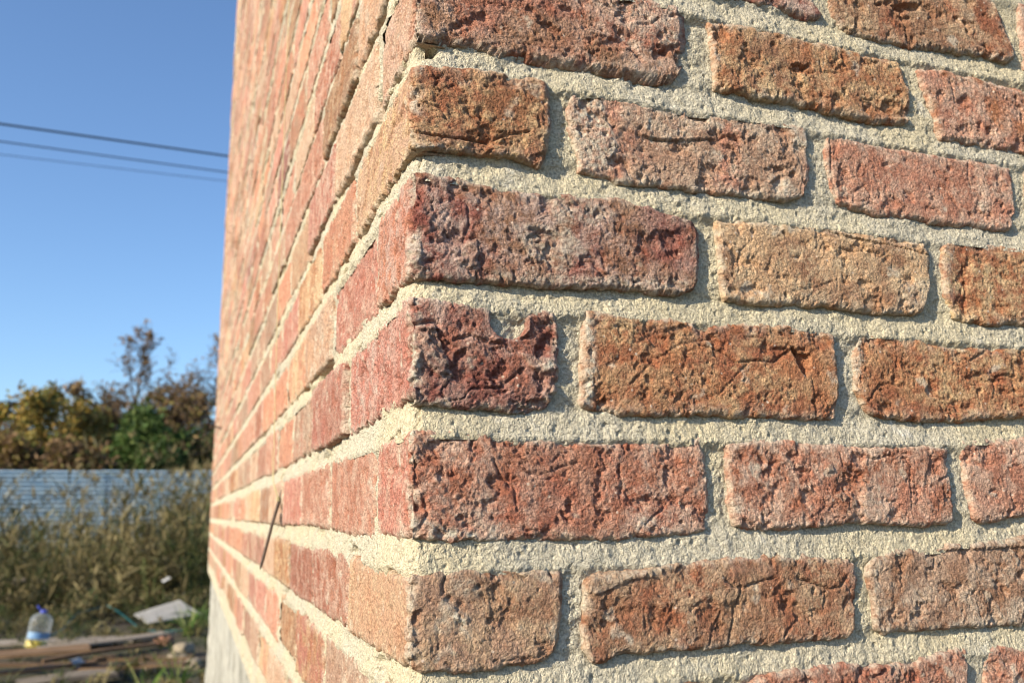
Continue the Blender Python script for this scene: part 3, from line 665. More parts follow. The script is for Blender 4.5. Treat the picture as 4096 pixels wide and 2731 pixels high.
for i, (nm, d) in enumerate(BR.items()):
    key, rough = NEAR[nm]
    t_, b_, r_ = list(d['t']), list(d['b']), d['r']
    k = d['row']
    if d['c']:
        L = LFACE[k]
        # the brick turns the corner: carry its bed lines onto the left wall
        zt0, zb0 = t_[0][1], b_[0][1]
        if nm == '1a':
            t_[0] = (t_[0][0], 370.0)
            zt0 = 371.0
        if nm == '6a':
            zt0 = -38.0
        t_ = [(-L, RT[k])] + [(-L * 0.5, RT[k] * 0.6 + zt0 * 0.4)] + [(0.0, zt0)] + t_[1:]
        b_ = [(-L, RB[k])] + [(-L * 0.5, RB[k] * 0.6 + zb0 * 0.4)] + [(0.0, zb0)] + b_[1:]
        l_ = [(-L, RT[k]), (-L - 1, (RT[k] + RB[k]) / 2), (-L, RB[k])]
    else:
        l_ = d['l']
    V, Q, at = brick_patch(t_, b_, l_, r_, 0.88, 0.86, 100 + i, rough, proud=rng.uniform(-1.1, 1.5), feats=d['f'], smear=SMEAR.get(nm, 0.75), flat_left=0.72)
    add_brick(V, Q, at, key, BLEND.get(nm), key3={'1a': 'dust', '2a': 'dust', '3a': 'salmon', '4a': 'rose', '5a': 'rose', '6a': 'sand'}.get(nm))
    pl = np.array(t_ + r_ + b_[::-1] + l_[::-1], float)
    c = pl.mean(0)
    hw = np.maximum(np.abs(pl - c).max(0), 10)
    notch = [np.array(p) for kd, p, dp, sf in d['f'] if kd == 'p' and dp < -8.5]
    inside_polys.append((c + (pl - c) * (1 - 5.0 / hw), pl.min(0), pl.max(0), notch))

# all other bricks of both walls, course by course
class Bk:
    pass
todo = []
near_rows = {}
for nm, d in BR.items():
    near_rows.setdefault(d['row'], []).append(max(p[0] for p in d['r']))
keys = list(PAL)
wts_left = {'salmon': 4, 'pink': 6, 'orange': 1.5, 'grey': 3, 'tan': 1, 'brown': 1.2, 'red': 1.5, 'rust': 0.5, 'purple': 0.2, 'dust': 2, 'sand': 0.7, 'rose': 3.5}
pl_left = np.array([wts_left[k] for k in keys])
pl_left = pl_left / pl_left.sum()
wts_r = {'salmon': 1, 'pink': 3, 'orange': 2, 'grey': 1.5, 'tan': 1.5, 'brown': 2.5, 'red': 3, 'rust': 2, 'purple': 1.5, 'dust': 0.5, 'sand': 0.5, 'rose': 1}
pl_r = np.array([wts_r[k] for k in keys])
pl_r = pl_r / pl_r.sum()
br = np.random.default_rng(77)
for k in range(8, TOPROW - 1, -1):
    odd = k % 2 == 1
    zt, zb = RT[k], RB[k]
    # left wall
    if k in LFACE:
        u = LFACE[k]
    else:
        Lc = (100. if odd else 200.) + br.uniform(-5, 5)
        Rc = (203. if odd else 96.) + br.uniform(-4, 4)
        todo.append((k, -Lc, Rc, zt, zb))
        u = Lc
    u += br.uniform(10, 15)
    while u < WALL_L - 30:
        w = br.uniform(193, 205)
        if u + w > WALL_L - 60:
            w = WALL_L - u + br.uniform(-9, 7)
        todo.append((k, -(u + w), -u, zt + br.uniform(-1.5, 1.5), zb + br.uniform(-1.5, 1.5)))
        u += w + br.uniform(10, 15)
    # right wall
    if k in near_rows:
        u = max(near_rows[k])
        if k == 7:
            todo.append((7, -98., 206., zt, zb))
        if k == 0:
            pass
    else:
        u = Rc
    u += br.uniform(11, 16)
    while u < WALL_R - 30:
        w = br.uniform(192, 204)
        if u + w > WALL_R - 60:
            w = WALL_R - u
        todo.append((k, u, u + w, zt + br.uniform(-1.5, 1.5), zb + br.uniform(-1.5, 1.5)))
        u += w + br.uniform(11, 16)
# row 7 corner was added both by LFACE-less branch and above: keep one
seen = set()
tmp = []
for b_ in todo:
    kk = (b_[0], round((b_[1] + b_[2]) / 120))
    if b_[1] < 0 < b_[2]:
        if (b_[0], 'c') in seen:
            continue
        seen.add((b_[0], 'c'))
    tmp.append(b_)
todo = tmp

def pix_area(b_):
    u = np.array([b_[1], (b_[1] + b_[2]) / 2, b_[2]])
    P = bend(np.concatenate([u, u]), np.array([b_[3]] * 3 + [b_[4]] * 3), np.zeros(6))
    px, py = project(P)
    if np.isnan(px).any():
        return 0.0
    vis = (px > -4) & (px < 1028) & (py > -4) & (py < 686)
    x0, x1, y0, y1 = px.min(), px.max(), py.min(), py.max()
    ox = max(0, min(x1, 1024) - max(x0, 0))
    oy = max(0, min(y1, 682) - max(y0, 0))
    if not vis.any() and (ox <= 0 or oy <= 0):
        return 0.0
    q = np.array([[px[0], py[0]], [px[1], py[1]], [px[2], py[2]], [px[5], py[5]], [px[4], py[4]], [px[3], py[3]]])
    ar = 0.5 * abs(np.dot(q[:, 0], np.roll(q[:, 1], 1)) - np.dot(q[:, 1], np.roll(q[:, 0], 1)))
    return ar * (ox * oy) / max(1e-6, (x1 - x0) * (y1 - y0))

areas = np.array([pix_area(b_) for b_ in todo])
order = np.argsort(-areas)
pick = set(int(i) for i in order[:300 - n_parts] if areas[i] > 0)
SV, SQ, SA, off = [], [], {k: [] for k in ('smear', 'spall', 'tint_a', 'tint_b', 'tint_c')}, 0
for i, (k, u0, u1, zt, zb) in enumerate(todo):
    wv = lambda: br.uniform(-2.2, 2.2)
    um = (u0 + u1) / 2
    t_ = [(u0, zt + wv()), (um, zt + wv()), (u1, zt + wv())]
    b_ = [(u0, zb + wv()), (um, zb + wv()), (u1, zb + wv())]
    l_ = [(u0, zt), (u0 + wv(), (zt + zb) / 2), (u0, zb)]
    r_ = [(u1, zt), (u1 + wv(), (zt + zb) / 2), (u1, zb)]
    left = um < 0
    dist = -u1 if left else u0
    proud = br.normal(0, 1.5 if left else 1.0) + (0.4 if left else 0)
    key = keys[br.choice(len(keys), p=pl_left if left else pl_r)]
    key2 = keys[br.choice(len(keys), p=pl_left if left else pl_r)] if br.random() < 0.5 else None
    a = areas[i]
    if i in pick:
        if a > 900:
            ru, rz, dt = 2.6, 1.7, 2
        elif a > 250:
            ru, rz, dt = 5.5, 3.2, 2
        elif a > 90:
            ru, rz, dt = 9.0, 5.0, 1
        else:
            ru, rz, dt = 22.0, 9.0, 1
        V, Q, at = brick_patch(t_, b_, l_, r_, ru, rz, 300 + i, 0.9, proud, smear=0.7, detail=dt, flat_left=0.8, edge=3.0)
        add_brick(V, Q, at, key, key2, 0.12, br, 'sand' if u0 < 0 < u1 else None)
    else:
        cl = (abs(um) < 800 and zb < 850)
        V, Q, at = brick_patch(t_, b_, l_, r_, 9.0 if cl else 45.0, 6.0 if cl else 30.0, 300 + i, 0.8, proud, smear=0.6, detail=1 if cl else 0, flat_left=0.8, edge=2.5)
        ta, tb, tc_ = PAL[key]
        if key2:
            tb = PAL[key2][0]
        SV.append(V)
        SQ.append(Q + off)
        off += len(V)
        for kk in ('smear', 'spall'):
            SA[kk].append(at[kk])
        j = 0.92 + br.uniform(-.12, .12)
        for kk, c in (('tint_a', ta), ('tint_b', tb), ('tint_c', tc_)):
            SA[kk].append(np.tile(np.array(c) * j, (len(V), 1)))
o = mobj('bricks', np.concatenate(SV) - HL, np.concatenate(SQ), M_BRICKS, house, attrs={k: np.concatenate(v) for k, v in SA.items()})
o['kind'] = 'stuff'

# mortar: a rough sheet wrapped round the corner, recessed between the bricks
allr = np.array([(b_[1], b_[2], b_[4], b_[3]) for b_ in todo])
kz_top = sorted(RB)          # rows
HOLES = [(HU, HZ, HA, HB) for HU, HZ, HA, HB in ((-375, 140, 62, 9), (-374, -19, 18, 7), (-331, 461, 24, 10), (-677, 458, 38, 10), (6, 305, 13, 7), (-92, 302, 30, 7), (-520, 300, 30, 8), (-900, 215, 40, 8), (-610, 620, 35, 9))]
def mortar_h(U, Z, fine):
    h = np.where(U > 0, -4.6, -4.6 + 2.9 * sstep(0, -25, U)) + np.where(U > 0, 2.0, 2.8) * fbm(U / 40, Z / 30, 201, 4, 0.6) + 1.3 * fbm(U / 14, Z / 14, 202, 3)
    # struck joints: deeper under the brick above, nearly flush with the brick below
    for k in range(8, TOPROW - 1, -1):
        if k - 1 not in RB:
            continue
        z0, z1 = RT[k], RB[k - 1]
        if z1 < Z.min() - 20 or z0 > Z.max() + 20:
            continue
        tt = (Z - z0) / (z1 - z0)
        h = h + (np.where(U > 0, 3.3, 2.0) - np.where(U > 0, 4.3, 3.2) * np.clip(tt, -0.1, 1.05)) * sstep(-0.55, -0.02, tt) * sstep(1.55, 1.02, tt)
    # gaps left under a few bricks
    gp = sstep(0.28, 0.38, fbm(U / 70, Z / 30, 207, 3)) * (U < -20)
    h = h - 6.0 * gp
    # open holes where mortar is missing (u, z, half width, half height)
    for hu, hz, ha, hb in HOLES:
        rr = np.hypot((U - hu) / ha, (Z - hz) / hb) + 0.35 * pn(U / 5, Z / 5, 209)
        h = h - 13.0 * (1 - sstep(0.75, 1.05, rr))
    if fine:
        h = h + 0.60 * fbm(U / 5.5, Z / 5.0, 203, 3, 0.6) + 0.58 * pn(U / 1.6, Z / 1.6, 204)
        d, v = cells(U / 3.6, Z / 3.6, 31)
        h = h + np.where(v > 0.72, 0.7 * (1 - sstep(0.1, 0.42, d)), 0)
        d, v = cells(U / 8.0, Z / 8.0, 33)
        h = h - np.where(v > 0.86, 1.5 * (1 - sstep(0.1, 0.30, d)), 0)
    else:
        h = h + 0.9 * fbm(U / 6, Z / 6, 203, 2)
    h = h - 1.8 * np.exp(-(U / 7) ** 2) * (0.6 + fbm(Z / 20, U / 20, 205, 2))
    return h
MV, MQ, moff = [], [], 0
for (u0, u1, z0, z1, du, dz, fine) in (
        (-330, 730, -160, 430, 1.02, 1.02, True),
        (-1500, -326, -300, 1000, 6.0, 3.0, True),
        (-330, 730, 426, 1000, 5.0, 4.0, True),
        (-330, 730, -300, -156, 5.0, 4.0, False),
        (-WALL_L, -1490, -300, 3060, 14.0, 8.0, False),
        (-1500, 730, 990, 3060, 14.0, 8.0, False),
        (724, WALL_R, -300, 3060, 14.0, 8.0, False)):
    uu = np.arange(u0, u1 + du, du)
    uu = uu[uu <= u1 + 1e-6] if u1 in (WALL_R,) else uu
    zz = np.arange(z0, min(z1, RT[TOPROW]) + dz, dz)
    U, Z = np.meshgrid(uu, zz)
    ins = np.zeros(U.shape, bool)
    for pl, mn, mx, notch in inside_polys:
        i0, i1 = np.searchsorted(uu, (mn[0], mx[0]))
        j0, j1 = np.searchsorted(zz, (mn[1], mx[1]))
        if i1 <= i0 or j1 <= j0:
            continue
        s_ = np.s_[j0:j1, i0:i1]
        a = inpoly(U[s_], Z[s_], pl)
        for q in notch:
            c = q.mean(0)
            a &= ~inpoly(U[s_], Z[s_], c + (q - c) * 1.25)
        ins[s_] |= a
    for (a0, a1, b0, b1) in allr:
        if a1 < u0 or a0 > u1 or b1 < z0 or b0 > z1:
            continue
        i0, i1 = np.searchsorted(uu, (a0 + 5, a1 - 5))
        j0, j1 = np.searchsorted(zz, (b0 + 5, b1 - 5))
        ins[j0:j1, i0:i1] = True
    Hm = mortar_h(U, Z, fine)
    V = bend(U, Z, Hm, 11.0).reshape(-1, 3)
    ix = np.arange(U.size).reshape(U.shape)
    keep = ~(ins[:-1, :-1] & ins[1:, :-1] & ins[1:, 1:] & ins[:-1, 1:])
    Q = np.stack([ix[:-1, :-1], ix[:-1, 1:], ix[1:, 1:], ix[1:, :-1]], -1)[keep]
    used = np.zeros(len(V), bool)
    used[Q.ravel()] = True
    remap = np.cumsum(used) - 1
    MV.append(V[used])
    MQ.append(remap[Q] + moff)
    moff += int(used.sum())
mobj('mortar', np.concatenate(MV) - HL, np.concatenate(MQ), M_MORTAR, house)

def box(x0, x1, y0, y1, z0, z1):
    V = np.array([(x, y, z) for z in (z0, z1) for y in (y0, y1) for x in (x0, x1)], float)
    Q = np.array([(0, 2, 3, 1), (4, 5, 7, 6), (0, 1, 5, 4), (2, 6, 7, 3), (0, 4, 6, 2), (1, 3, 7, 5)])
    return V, Q
zt_ = RT[TOPROW] / 1000 + CAMZ
V, Q = box(0.05, WALL_R / 1000 - 0.004, 0.05, WALL_L / 1000 - 0.012, 0.02, zt_)
mobj('inner_wall', V - HL, Q, M_CONC, house, smooth=False)
# plinth: rough cast concrete, a little behind the brick face, with shutter-board marks
def plinth():
    un = np.concatenate([-np.arange(WALL_L, 0, -30.0), np.arange(0, WALL_R, 30.0)])
    zn = np.linspace(-CAMZ * 1000 - 150, PLZ, 45)
    U, Z = np.meshgrid(un, zn)
    h = -22 + 5 * fbm(U / 260, Z / 120, 301, 4) + 2.0 * fbm(U / 40, Z / 30, 303, 3) + 5.0 * sstep(0.2, 0.3, fbm(U / 90, Z / 60, 305, 4))
    V = bend(U, Z, h).reshape(-1, 3)
    ix = np.arange(U.size).reshape(U.shape)
    Q = np.stack([ix[:-1, :-1], ix[:-1, 1:], ix[1:, 1:], ix[1:, :-1]], -1).reshape(-1, 4)
    # flat top ledge inwards
    n = U.shape[1]
    V2 = bend(U[-1], Z[-1], np.full(n, -60.0))
    b0 = len(V)
    V = np.concatenate([V, V2])
    Q2 = np.stack([ix[-1, :-1], ix[-1, 1:], b0 + np.arange(1, n), b0 + np.arange(n - 1)], -1)
    return V, np.concatenate([Q, Q2])
V, Q = plinth()
mobj('plinth', V - HL, Q, M_CONC, house)

# ------------------------------------------------------------------ small parts of the site: line, nails
def tube(pts, rad, n=6, cap=True):
    P = np.asarray(pts, float)
    rad = np.broadcast_to(np.asarray(rad, float), (len(P),))
    T = np.gradient(P, axis=0)
    T /= np.linalg.norm(T, axis=1)[:, None] + 1e-12
    ref = np.array([0, 0, 1.0]) if abs(T[0, 2]) < 0.9 else np.array([1.0, 0, 0])
    A = np.cross(T, ref)
    A /= np.linalg.norm(A, axis=1)[:, None] + 1e-12
    B_ = np.cross(T, A)
    an = np.arange(n) / n * 2 * np.pi
    V = P[:, None] + rad[:, None, None] * (np.cos(an)[None, :, None] * A[:, None] + np.sin(an)[None, :, None] * B_[:, None])
    V = V.reshape(-1, 3)
    i = np.arange(len(P) - 1)[:, None] * n
    j = np.arange(n)[None]
    Q = np.stack([i + j, i + (j + 1) % n, i + n + (j + 1) % n, i + n + j], -1).reshape(-1, 4)
    Tn = None
    if cap:
        V = np.concatenate([V, P[:1], P[-1:]])
        c0, c1 = len(V) - 2, len(V) - 1
        e0 = (len(P) - 1) * n
        Tn = np.array([(c0, (q + 1) % n, q) for q in range(n)] + [(c1, e0 + q, e0 + (q + 1) % n) for q in range(n)])
    return V, Q, Tn

class Acc:
    """collects pieces of ONE part"""
    def __init__(self):
        self.V, self.Q, self.T, self.n, self.A = [], [], [], 0, []
    def add(self, V, Q, T=None, c=None):
        self.V.append(np.asarray(V, float))
        if Q is not None and len(Q):
            self.Q.append(np.asarray(Q) + self.n)
        if T is not None and len(T):
            self.T.append(np.asarray(T) + self.n)
        self.n += len(V)
        if c is not None:
            self.A.append(np.tile(np.asarray(c, float), (len(V), 1)) if np.ndim(c) == 1 else c)
        return self
    def build(self, name, mat, parent=None, loc=(0, 0, 0), smooth=True):
        return mobj(name, np.concatenate(self.V), np.concatenate(self.Q) if self.Q else None, mat, parent, loc, smooth=smooth,
                    T=np.concatenate(self.T) if self.T else None, attrs={'col': np.concatenate(self.A)} if self.A else None)

def metal(name, col, rough, metallic=1.0):
    m = simple(name, col, rough, 0.45, 60.0, 0.4)
    m.node_tree.nodes['Principled BSDF'].inputs['Metallic'].default_value = metallic
    return m
M_NAIL = metal('rusty_steel', (0.085, 0.06, 0.045), 0.65, 0.4)
M_LINE = simple('yellow_line', (0.50, 0.43, 0.24), 0.8, 0.2)

def nail(name, base, tip, r, label):
    base, tip = np.array(base, float), np.array(tip, float)
    e = empty(name, base)
    d = tip - base
    pts = [d * f for f in (-0.12, 0.0, 0.45, 0.86, 0.955, 1.0)]
    pts[2] = pts[2] + np.array([-0.0006, 0, 0.0006])
    V, Q, T = tube(pts, [r, r, r, r, r * 0.75, r * 0.15], 8)
    mobj('shank', V, Q, M_NAIL, e, T=T)
    V, Q, T = tube([d * 0.10, d * 0.125, d * 0.13], [r * 1.35, r * 1.55, r * 1.2], 8)
    mobj('collar', V, Q, M_NAIL, e, T=T)
    tag(e, label, 'nail')
    return e
# long nail driven into the side wall, hanging down towards the viewer
n_base = np.array([-0.001, 0.745, CAMZ + 0.032])
nail('nail', n_base, n_base + np.array([-0.028, -0.030, -0.104]), 0.0021, 'long rusty nail hanging from the sunlit side wall, a thin line tied to it')
nail('nail', (-0.001, 3.40, CAMZ + 0.362), (-0.075, 3.36, CAMZ + 0.378), 0.0035, 'small nail sticking out of the far end of the side wall')
# mason's line hanging plumb in front of the wall, tied round the long nail
zs = np.concatenate([np.linspace(3.6, 0.06, 30), [0.045, 0.034]])
pts = np.stack([-0.012 - 0.002 * np.sin(zs * 1.3), 0.795 - 0.035 * sstep(0.3, 0.0, zs), CAMZ + zs], -1)
pts[-1] = n_base + np.array([-0.005, -0.003, -0.010])
e = empty('masons_line', pts[-1])
V, Q, T = tube(pts - pts[-1], 0.0007, 6)
mobj('line', V, Q, M_LINE, e, T=T)
a = np.linspace(0, 2 * np.pi * 4, 48)
kn = np.stack([0.0033 * np.cos(a), 0.0033 * np.sin(a), -0.006 * a / a[-1] + 0.002], -1)
V, Q, T = tube(kn, 0.0005, 5)
mobj('knot', V, Q, M_LINE, e, T=T)
lt = np.array([(0, 0, 0), (-0.004, 0.02, 0.012), (-0.004, 0.055, 0.03), (-0.003, 0.09, 0.052), (-0.002, 0.11, 0.075)])
V, Q, T = tube(lt, 0.0004, 5)
mobj('loose_end', V, Q, M_LINE, e, T=T)
tag(e, 'thin yellowish plumb line hanging in front of the side wall', 'string')

# ------------------------------------------------------------------ corrugated fence
def fence_material():
    m, t, b = nmat('blue_sheet')
    n = N(t)
    tc = n.new('ShaderNodeTexCoord')
    v = tc.outputs['Object']
    oi = n.new('ShaderNodeObjectInfo')
    mp = n.new('ShaderNodeMapping')
    mp.inputs['Scale'].default_value = (1.5, 1.5, 7)
    n.put(mp.inputs['Vector'], v)
    c = n.mix(n.ramp(n.noise(mp.outputs[0], 1.6, 5, 0.6), 0.35, 0.65), (0.17, 0.27, 0.37), (0.29, 0.38, 0.45))
    c = n.mix(n.ramp(n.noise(v, 4, 6, 0.7), 0.55, 0.75, 0, 0.7), c, (0.44, 0.46, 0.46))
    c = n.mix(n.ramp(n.noise(v, 2.3, 6, 0.75, 0.6), 0.60, 0.72, 0, 0.6), c, (0.20, 0.13, 0.08))
    n.put(b.inputs['Base Color'], c)
    b.inputs['Roughness'].default_value = 0.42
    b.inputs['Specular IOR Level'].default_value = 0.5
    return m
M_FENCE = fence_material()
M_POST = simple('fence_post_steel', (0.16, 0.17, 0.19), 0.6, 0.4, 20)
fe = empty('corrugated_fence', (-2.0, 20.0, 0.0))
tag(fe, 'low blue corrugated metal fence behind the tall weeds', 'fence')
x = -15.5
fi = 0
while x < 9.0:
    w = 1.95
    zz = np.arange(0.0, 2.121, 0.0118)
    prof = 0.027 * np.cos(zz / 0.0885 * 2 * np.pi)
    xs = np.linspace(0, w + 0.06, 5)
    Xg, Zg = np.meshgrid(xs, zz)
    Yg = np.tile(prof[:, None], (1, 5)) + 0.01 * np.sin(Xg * 2.2 + fi) + (0.006 if fi % 2 else 0.0)
    dz = rng.uniform(-0.012, 0.012) + rng.uniform(-0.006, 0.006) * Xg
    V = np.stack([Xg, Yg, Zg + dz], -1).reshape(-1, 3)
    V2 = V + np.array([0, 0.0012, 0])
    ix = np.arange(Xg.size).reshape(Xg.shape)
    q = np.stack([ix[:-1, :-1], ix[:-1, 1:], ix[1:, 1:], ix[1:, :-1]], -1).reshape(-1, 4)
    mobj('panel', V, q, M_FENCE, fe, (x + 2.0, 0, 0.0))
    V, Q = box(x - 0.03, x + 0.03, 20.05, 20.11, -0.3, 2.06)
    mobj('post', V - np.array([-2.0, 20.0, 0]), Q, M_POST, fe, smooth=False)
    x += w
    fi += 1

# ------------------------------------------------------------------ vegetation
def leaf_material(name, rough=0.7, trans=0.25):
    m, t, b = nmat(name)
    n = N(t)
    a = n.new('ShaderNodeAttribute', attribute_type='GEOMETRY', attribute_name='col')
    n.put(b.inputs['Base Color'], a.outputs['Color'])
    b.inputs['Roughness'].default_value = rough
    b.inputs['Specular IOR Level'].default_value = 0.3
    tr = n.new('ShaderNodeBsdfTranslucent')
    n.put(tr.inputs['Color'], a.outputs['Color'])
    mx = n.new('ShaderNodeMixShader')
    mx.inputs[0].default_value = trans
    out = t.nodes['Material Output']
    n.put(mx.inputs[1], b.outputs[0])
    n.put(mx.inputs[2], tr.outputs[0])
    n.put(out.inputs['Surface'], mx.outputs[0])
    return m
M_LEAF = leaf_material('leaf')
M_GRASS = leaf_material('grass_blade', 0.75, 0.2)
M_BARK = simple('bark', (0.13, 0.10, 0.08), 0.95, 0.5, 9, 0.1)

def ribbons(root, dirs, length, width, droop, col, seg=4, rg=rng):
    """many bent blades at once. root (n,3), dirs (n,3) unit, length/width/droop (n,), col (n,3)"""
    n = len(root)
    side = np.cross(dirs, np.array([0, 0, 1.0]) + 0.01)
    side += rg.normal(0, 0.25, (n, 3))
    side /= np.linalg.norm(side, axis=1)[:, None]
    f = np.linspace(0, 1, seg + 1)
    wprof = np.array([0.7, 1.0, 0.9, 0.6, 0.06]) if seg == 4 else np.interp(f, [0, .3, 1], [.7, 1, .06])
    hd = dirs.copy()
    hd[:, 2] = 0
    hd /= np.linalg.norm(hd, axis=1)[:, None] + 1e-6
    C = root[:, None] + dirs[:, None] * (f[None, :, None] * length[:, None, None])
    sag = (droop * length)[:, None] * f[None] ** 2
    C[..., 2] -= sag
    C += hd[:, None] * (sag * 0.35)[..., None]
    hw = (width / 2)[:, None] * wprof[None]
    L = C - side[:, None] * hw[..., None]
    R_ = C + side[:, None] * hw[..., None]
    V = np.stack([L, R_], 2).reshape(n, -1, 3)
    k = 2 * (seg + 1)
    b0 = np.arange(n)[:, None, None] * k
    s = np.arange(seg)[None, :, None] * 2
    Q = (b0 + s + np.array([0, 1, 3, 2])[None, None]).reshape(-1, 4)
    return V.reshape(-1, 3), Q, np.repeat(col, k, 0)

def pick_cols(n, cols, w, rg, jit=0.2):
    c = np.array(cols)[rg.choice(len(cols), n, p=np.array(w) / sum(w))]
    return c * (1 + rg.uniform(-jit, jit, (n, 1)))

def unit(v):
    return v / (np.linalg.norm(v, axis=1)[:, None] + 1e-9)

DRY = [(0.20, 0.155, 0.065), (0.11, 0.085, 0.036), (0.07, 0.085, 0.024), (0.038, 0.06, 0.016), (0.33, 0.27, 0.13)]

def weed_field(name, ncl, per, xr, yr, hfun, label, seed, leaves=9, w=(3, 3, 3, 2, 1), lw=(0.013, 0.030), ll=(0.25, 0.62), sw=0.016):
    """weeds in clumps, each clump with its own height and colour"""
    rg = np.random.default_rng(seed)
    cx = rg.uniform(*xr, ncl)
    cy = rg.uniform(*yr, ncl)
    ch = hfun(cx, cy, rg)
    cc = pick_cols(ncl, DRY, w, rg, 0.35)
    ok = ch > 0.06
    cx, cy, ch, cc = cx[ok], cy[ok], ch[ok], cc[ok]
    ci = np.repeat(np.arange(len(cx)), per)
    n = len(ci)
    ca = rg.uniform(0, 2 * np.pi, n)
    cr_ = rg.exponential(0.10, n) * np.clip(ch[ci], 0.3, 1.2)
    px, py = cx[ci] + cr_ * np.cos(ca), cy[ci] + cr_ * np.sin(ca)
    hh = ch[ci] * rg.uniform(0.55, 1.1, n)
    root = np.stack([px, py, ground_z(px, py)], -1)
    sd = unit(np.stack([0.16 * np.cos(ca) + rg.normal(0, 0.12, n), 0.16 * np.sin(ca) + rg.normal(0, 0.12, n), np.ones(n)], -1))
    A = Acc()
    pc = cc[ci] * (1 + rg.uniform(-0.15, 0.15, (n, 1)))
    A.add(*ribbons(root, sd, hh, sw * rg.uniform(0.7, 1.2, n), rg.uniform(0.0, 0.22, n), pc, 4, rg)[:2], None, None)
    cols = [np.repeat(pc, 10, 0)]
    m = n * leaves
    who = np.repeat(np.arange(n), leaves)
    f = rg.uniform(0.08, 0.97, m)
    lr = root[who] + sd[who] * (f * hh[who])[:, None]
    an = rg.uniform(0, 2 * np.pi, m)
    ld = unit(np.stack([np.cos(an), np.sin(an), rg.uniform(0.5, 2.6, m)], -1))
    le = rg.uniform(*ll, m) * np.clip(hh[who], 0.4, 1.3)
    lc = pc[who] * 0.7 + 0.3 * pick_cols(m, DRY, w, rg)
    V, Q, c = ribbons(lr, ld, le, rg.uniform(*lw, m), rg.uniform(0.2, 0.9, m), lc, 3 if sw > 0.01 else 2, rg)
    A.add(V, Q)
    cols.append(c)
    tl = np.where(hh > np.quantile(hh, 0.75))[0]
    tp = root[tl] + sd[tl] * hh[tl][:, None] * 0.93
    k = 6
    who = np.repeat(np.arange(len(tl)), k)
    an = rg.uniform(0, 2 * np.pi, len(who))
    d = unit(np.stack([0.4 * np.cos(an), 0.4 * np.sin(an), np.ones(len(who))], -1))
    V, Q, c = ribbons(tp[who], d, rg.uniform(0.1, 0.24, len(who)) * np.clip(hh[tl][who], .3, 1.2), rg.uniform(0.012, 0.024, len(who)), rg.uniform(0, 0.5, len(who)), pick_cols(len(who), DRY[:2] + [DRY[4]], (2, 2, 2), rg), 4, rg)
    A.add(V, Q)
    cols.append(c)
    A.A = [np.concatenate(cols)]
    o = A.build(name, M_GRASS, smooth=False)
    return tag(o, label, 'weeds', kind='stuff')

def h_tall(x, y, rg):
    cl = fbm(x * 0.5, y * 0.4, 61, 3)
    h = 0.60 + 1.0 * cl + rg.uniform(-0.25, 0.3, len(x))
    h += 0.65 * np.exp(-((x - 0.15) / 0.55) ** 2)
    h += 0.30 * np.exp(-((x + 2.0) / 0.5) ** 2)
    h *= sstep(10.4, 12.6, y)
    h = np.where((rg.random(len(x)) < 0.10) & (y > 15), rg.uniform(1.7, 2.5, len(x)), h)
    return np.where(rg.random(len(x)) < 0.85, h, 0)
weed_field('weeds', 850, 6, (-9.5, 2.6), (10.6, 19.3), h_tall, 'tall dry weeds and rank grass growing in front of the blue fence', 21)

def h_stalk(x, y, rg):
    h = rg.uniform(0.9, 2.1, len(x)) + 0.5 * np.exp(-((x + 0.2) / 0.9) ** 2)
    return np.where(rg.random(len(x)) < 0.35 + 0.5 * np.exp(-((x + 0.3) / 1.1) ** 2) + 0.35 * np.exp(-((x + 2.1) / 0.35) ** 2), h, 0)
weed_field('reed_stalks', 420, 3, (-7.5, 1.8), (13.0, 19.2), h_stalk, 'tall thin dry stalks standing above the weeds and the fence top', 23, leaves=5, w=(4, 2, 2, 0.5, 4), lw=(0.014, 0.03), ll=(0.15, 0.3), sw=0.018)

def h_low(x, y, rg):
    h = 0.13 + 0.22 * np.maximum(0, fbm(x * 1.1, y * 1.1, 66, 3)) + rg.uniform(-0.05, 0.07, len(x))
    bare = sstep(8.3, 9.3, y) + 0.7 * (rg.random(len(x)) < 0.28)
    h = h * np.clip(bare, 0, 1) * (1 + 0.6 * sstep(11.0, 12.0, y))
    return np.where((np.abs(x + 0.3) < 0.55) & (y > 9.2) & (y < 10.9), h * 0.35, h)
weed_field('grass', 1300, 5, (-6.5, 1.2), (5.2, 13.0), h_low, 'low olive grass and stubble round the boards and debris', 22, leaves=5, w=(1.6, 2, 3, 4, 0.6), lw=(0.008, 0.018), ll=(0.2, 0.5), sw=0.007)

def tuft(loc, nb, hmax, seed, label, greens=((0.10, 0.19, 0.035), (0.15, 0.24, 0.05), (0.22, 0.24, 0.08)), width=(0.008, 0.018), spread=0.55):
    rg = np.random.default_rng(seed)
    root = np.stack([rg.normal(0, 0.035, nb), rg.normal(0, 0.035, nb), np.full(nb, -0.02)], -1)
    an = rg.uniform(0, 2 * np.pi, nb)
    d = unit(np.stack([spread * np.cos(an), spread * np.sin(an), np.ones(nb)], -1))
    V, Q, c = ribbons(root, d, rg.uniform(0.45, 1.0, nb) * hmax, rg.uniform(*width, nb), rg.uniform(0.05, 0.6, nb), pick_cols(nb, greens, (1,) * len(greens), rg), 4, rg)
    o = mobj('grass_tuft', V, Q, M_GRASS, None, (loc[0], loc[1], float(ground_z(loc[0], loc[1]))), attrs={'col': c}, smooth=False)
    return tag(o, label, 'grass', group='green grass tufts by the plinth')
tuft((-0.13, 6.05), 26, 0.52, 1, 'tall green grass tuft with bent blades, nearest the debris and plinth end', spread=0.4)
tuft((-0.06, 5.35), 22, 0.30, 2, 'short green grass tuft growing against the concrete plinth', spread=0.5)
tuft((-0.30, 6.1), 20, 0.34, 3, 'green grass tuft between the boards and the tall tuft')
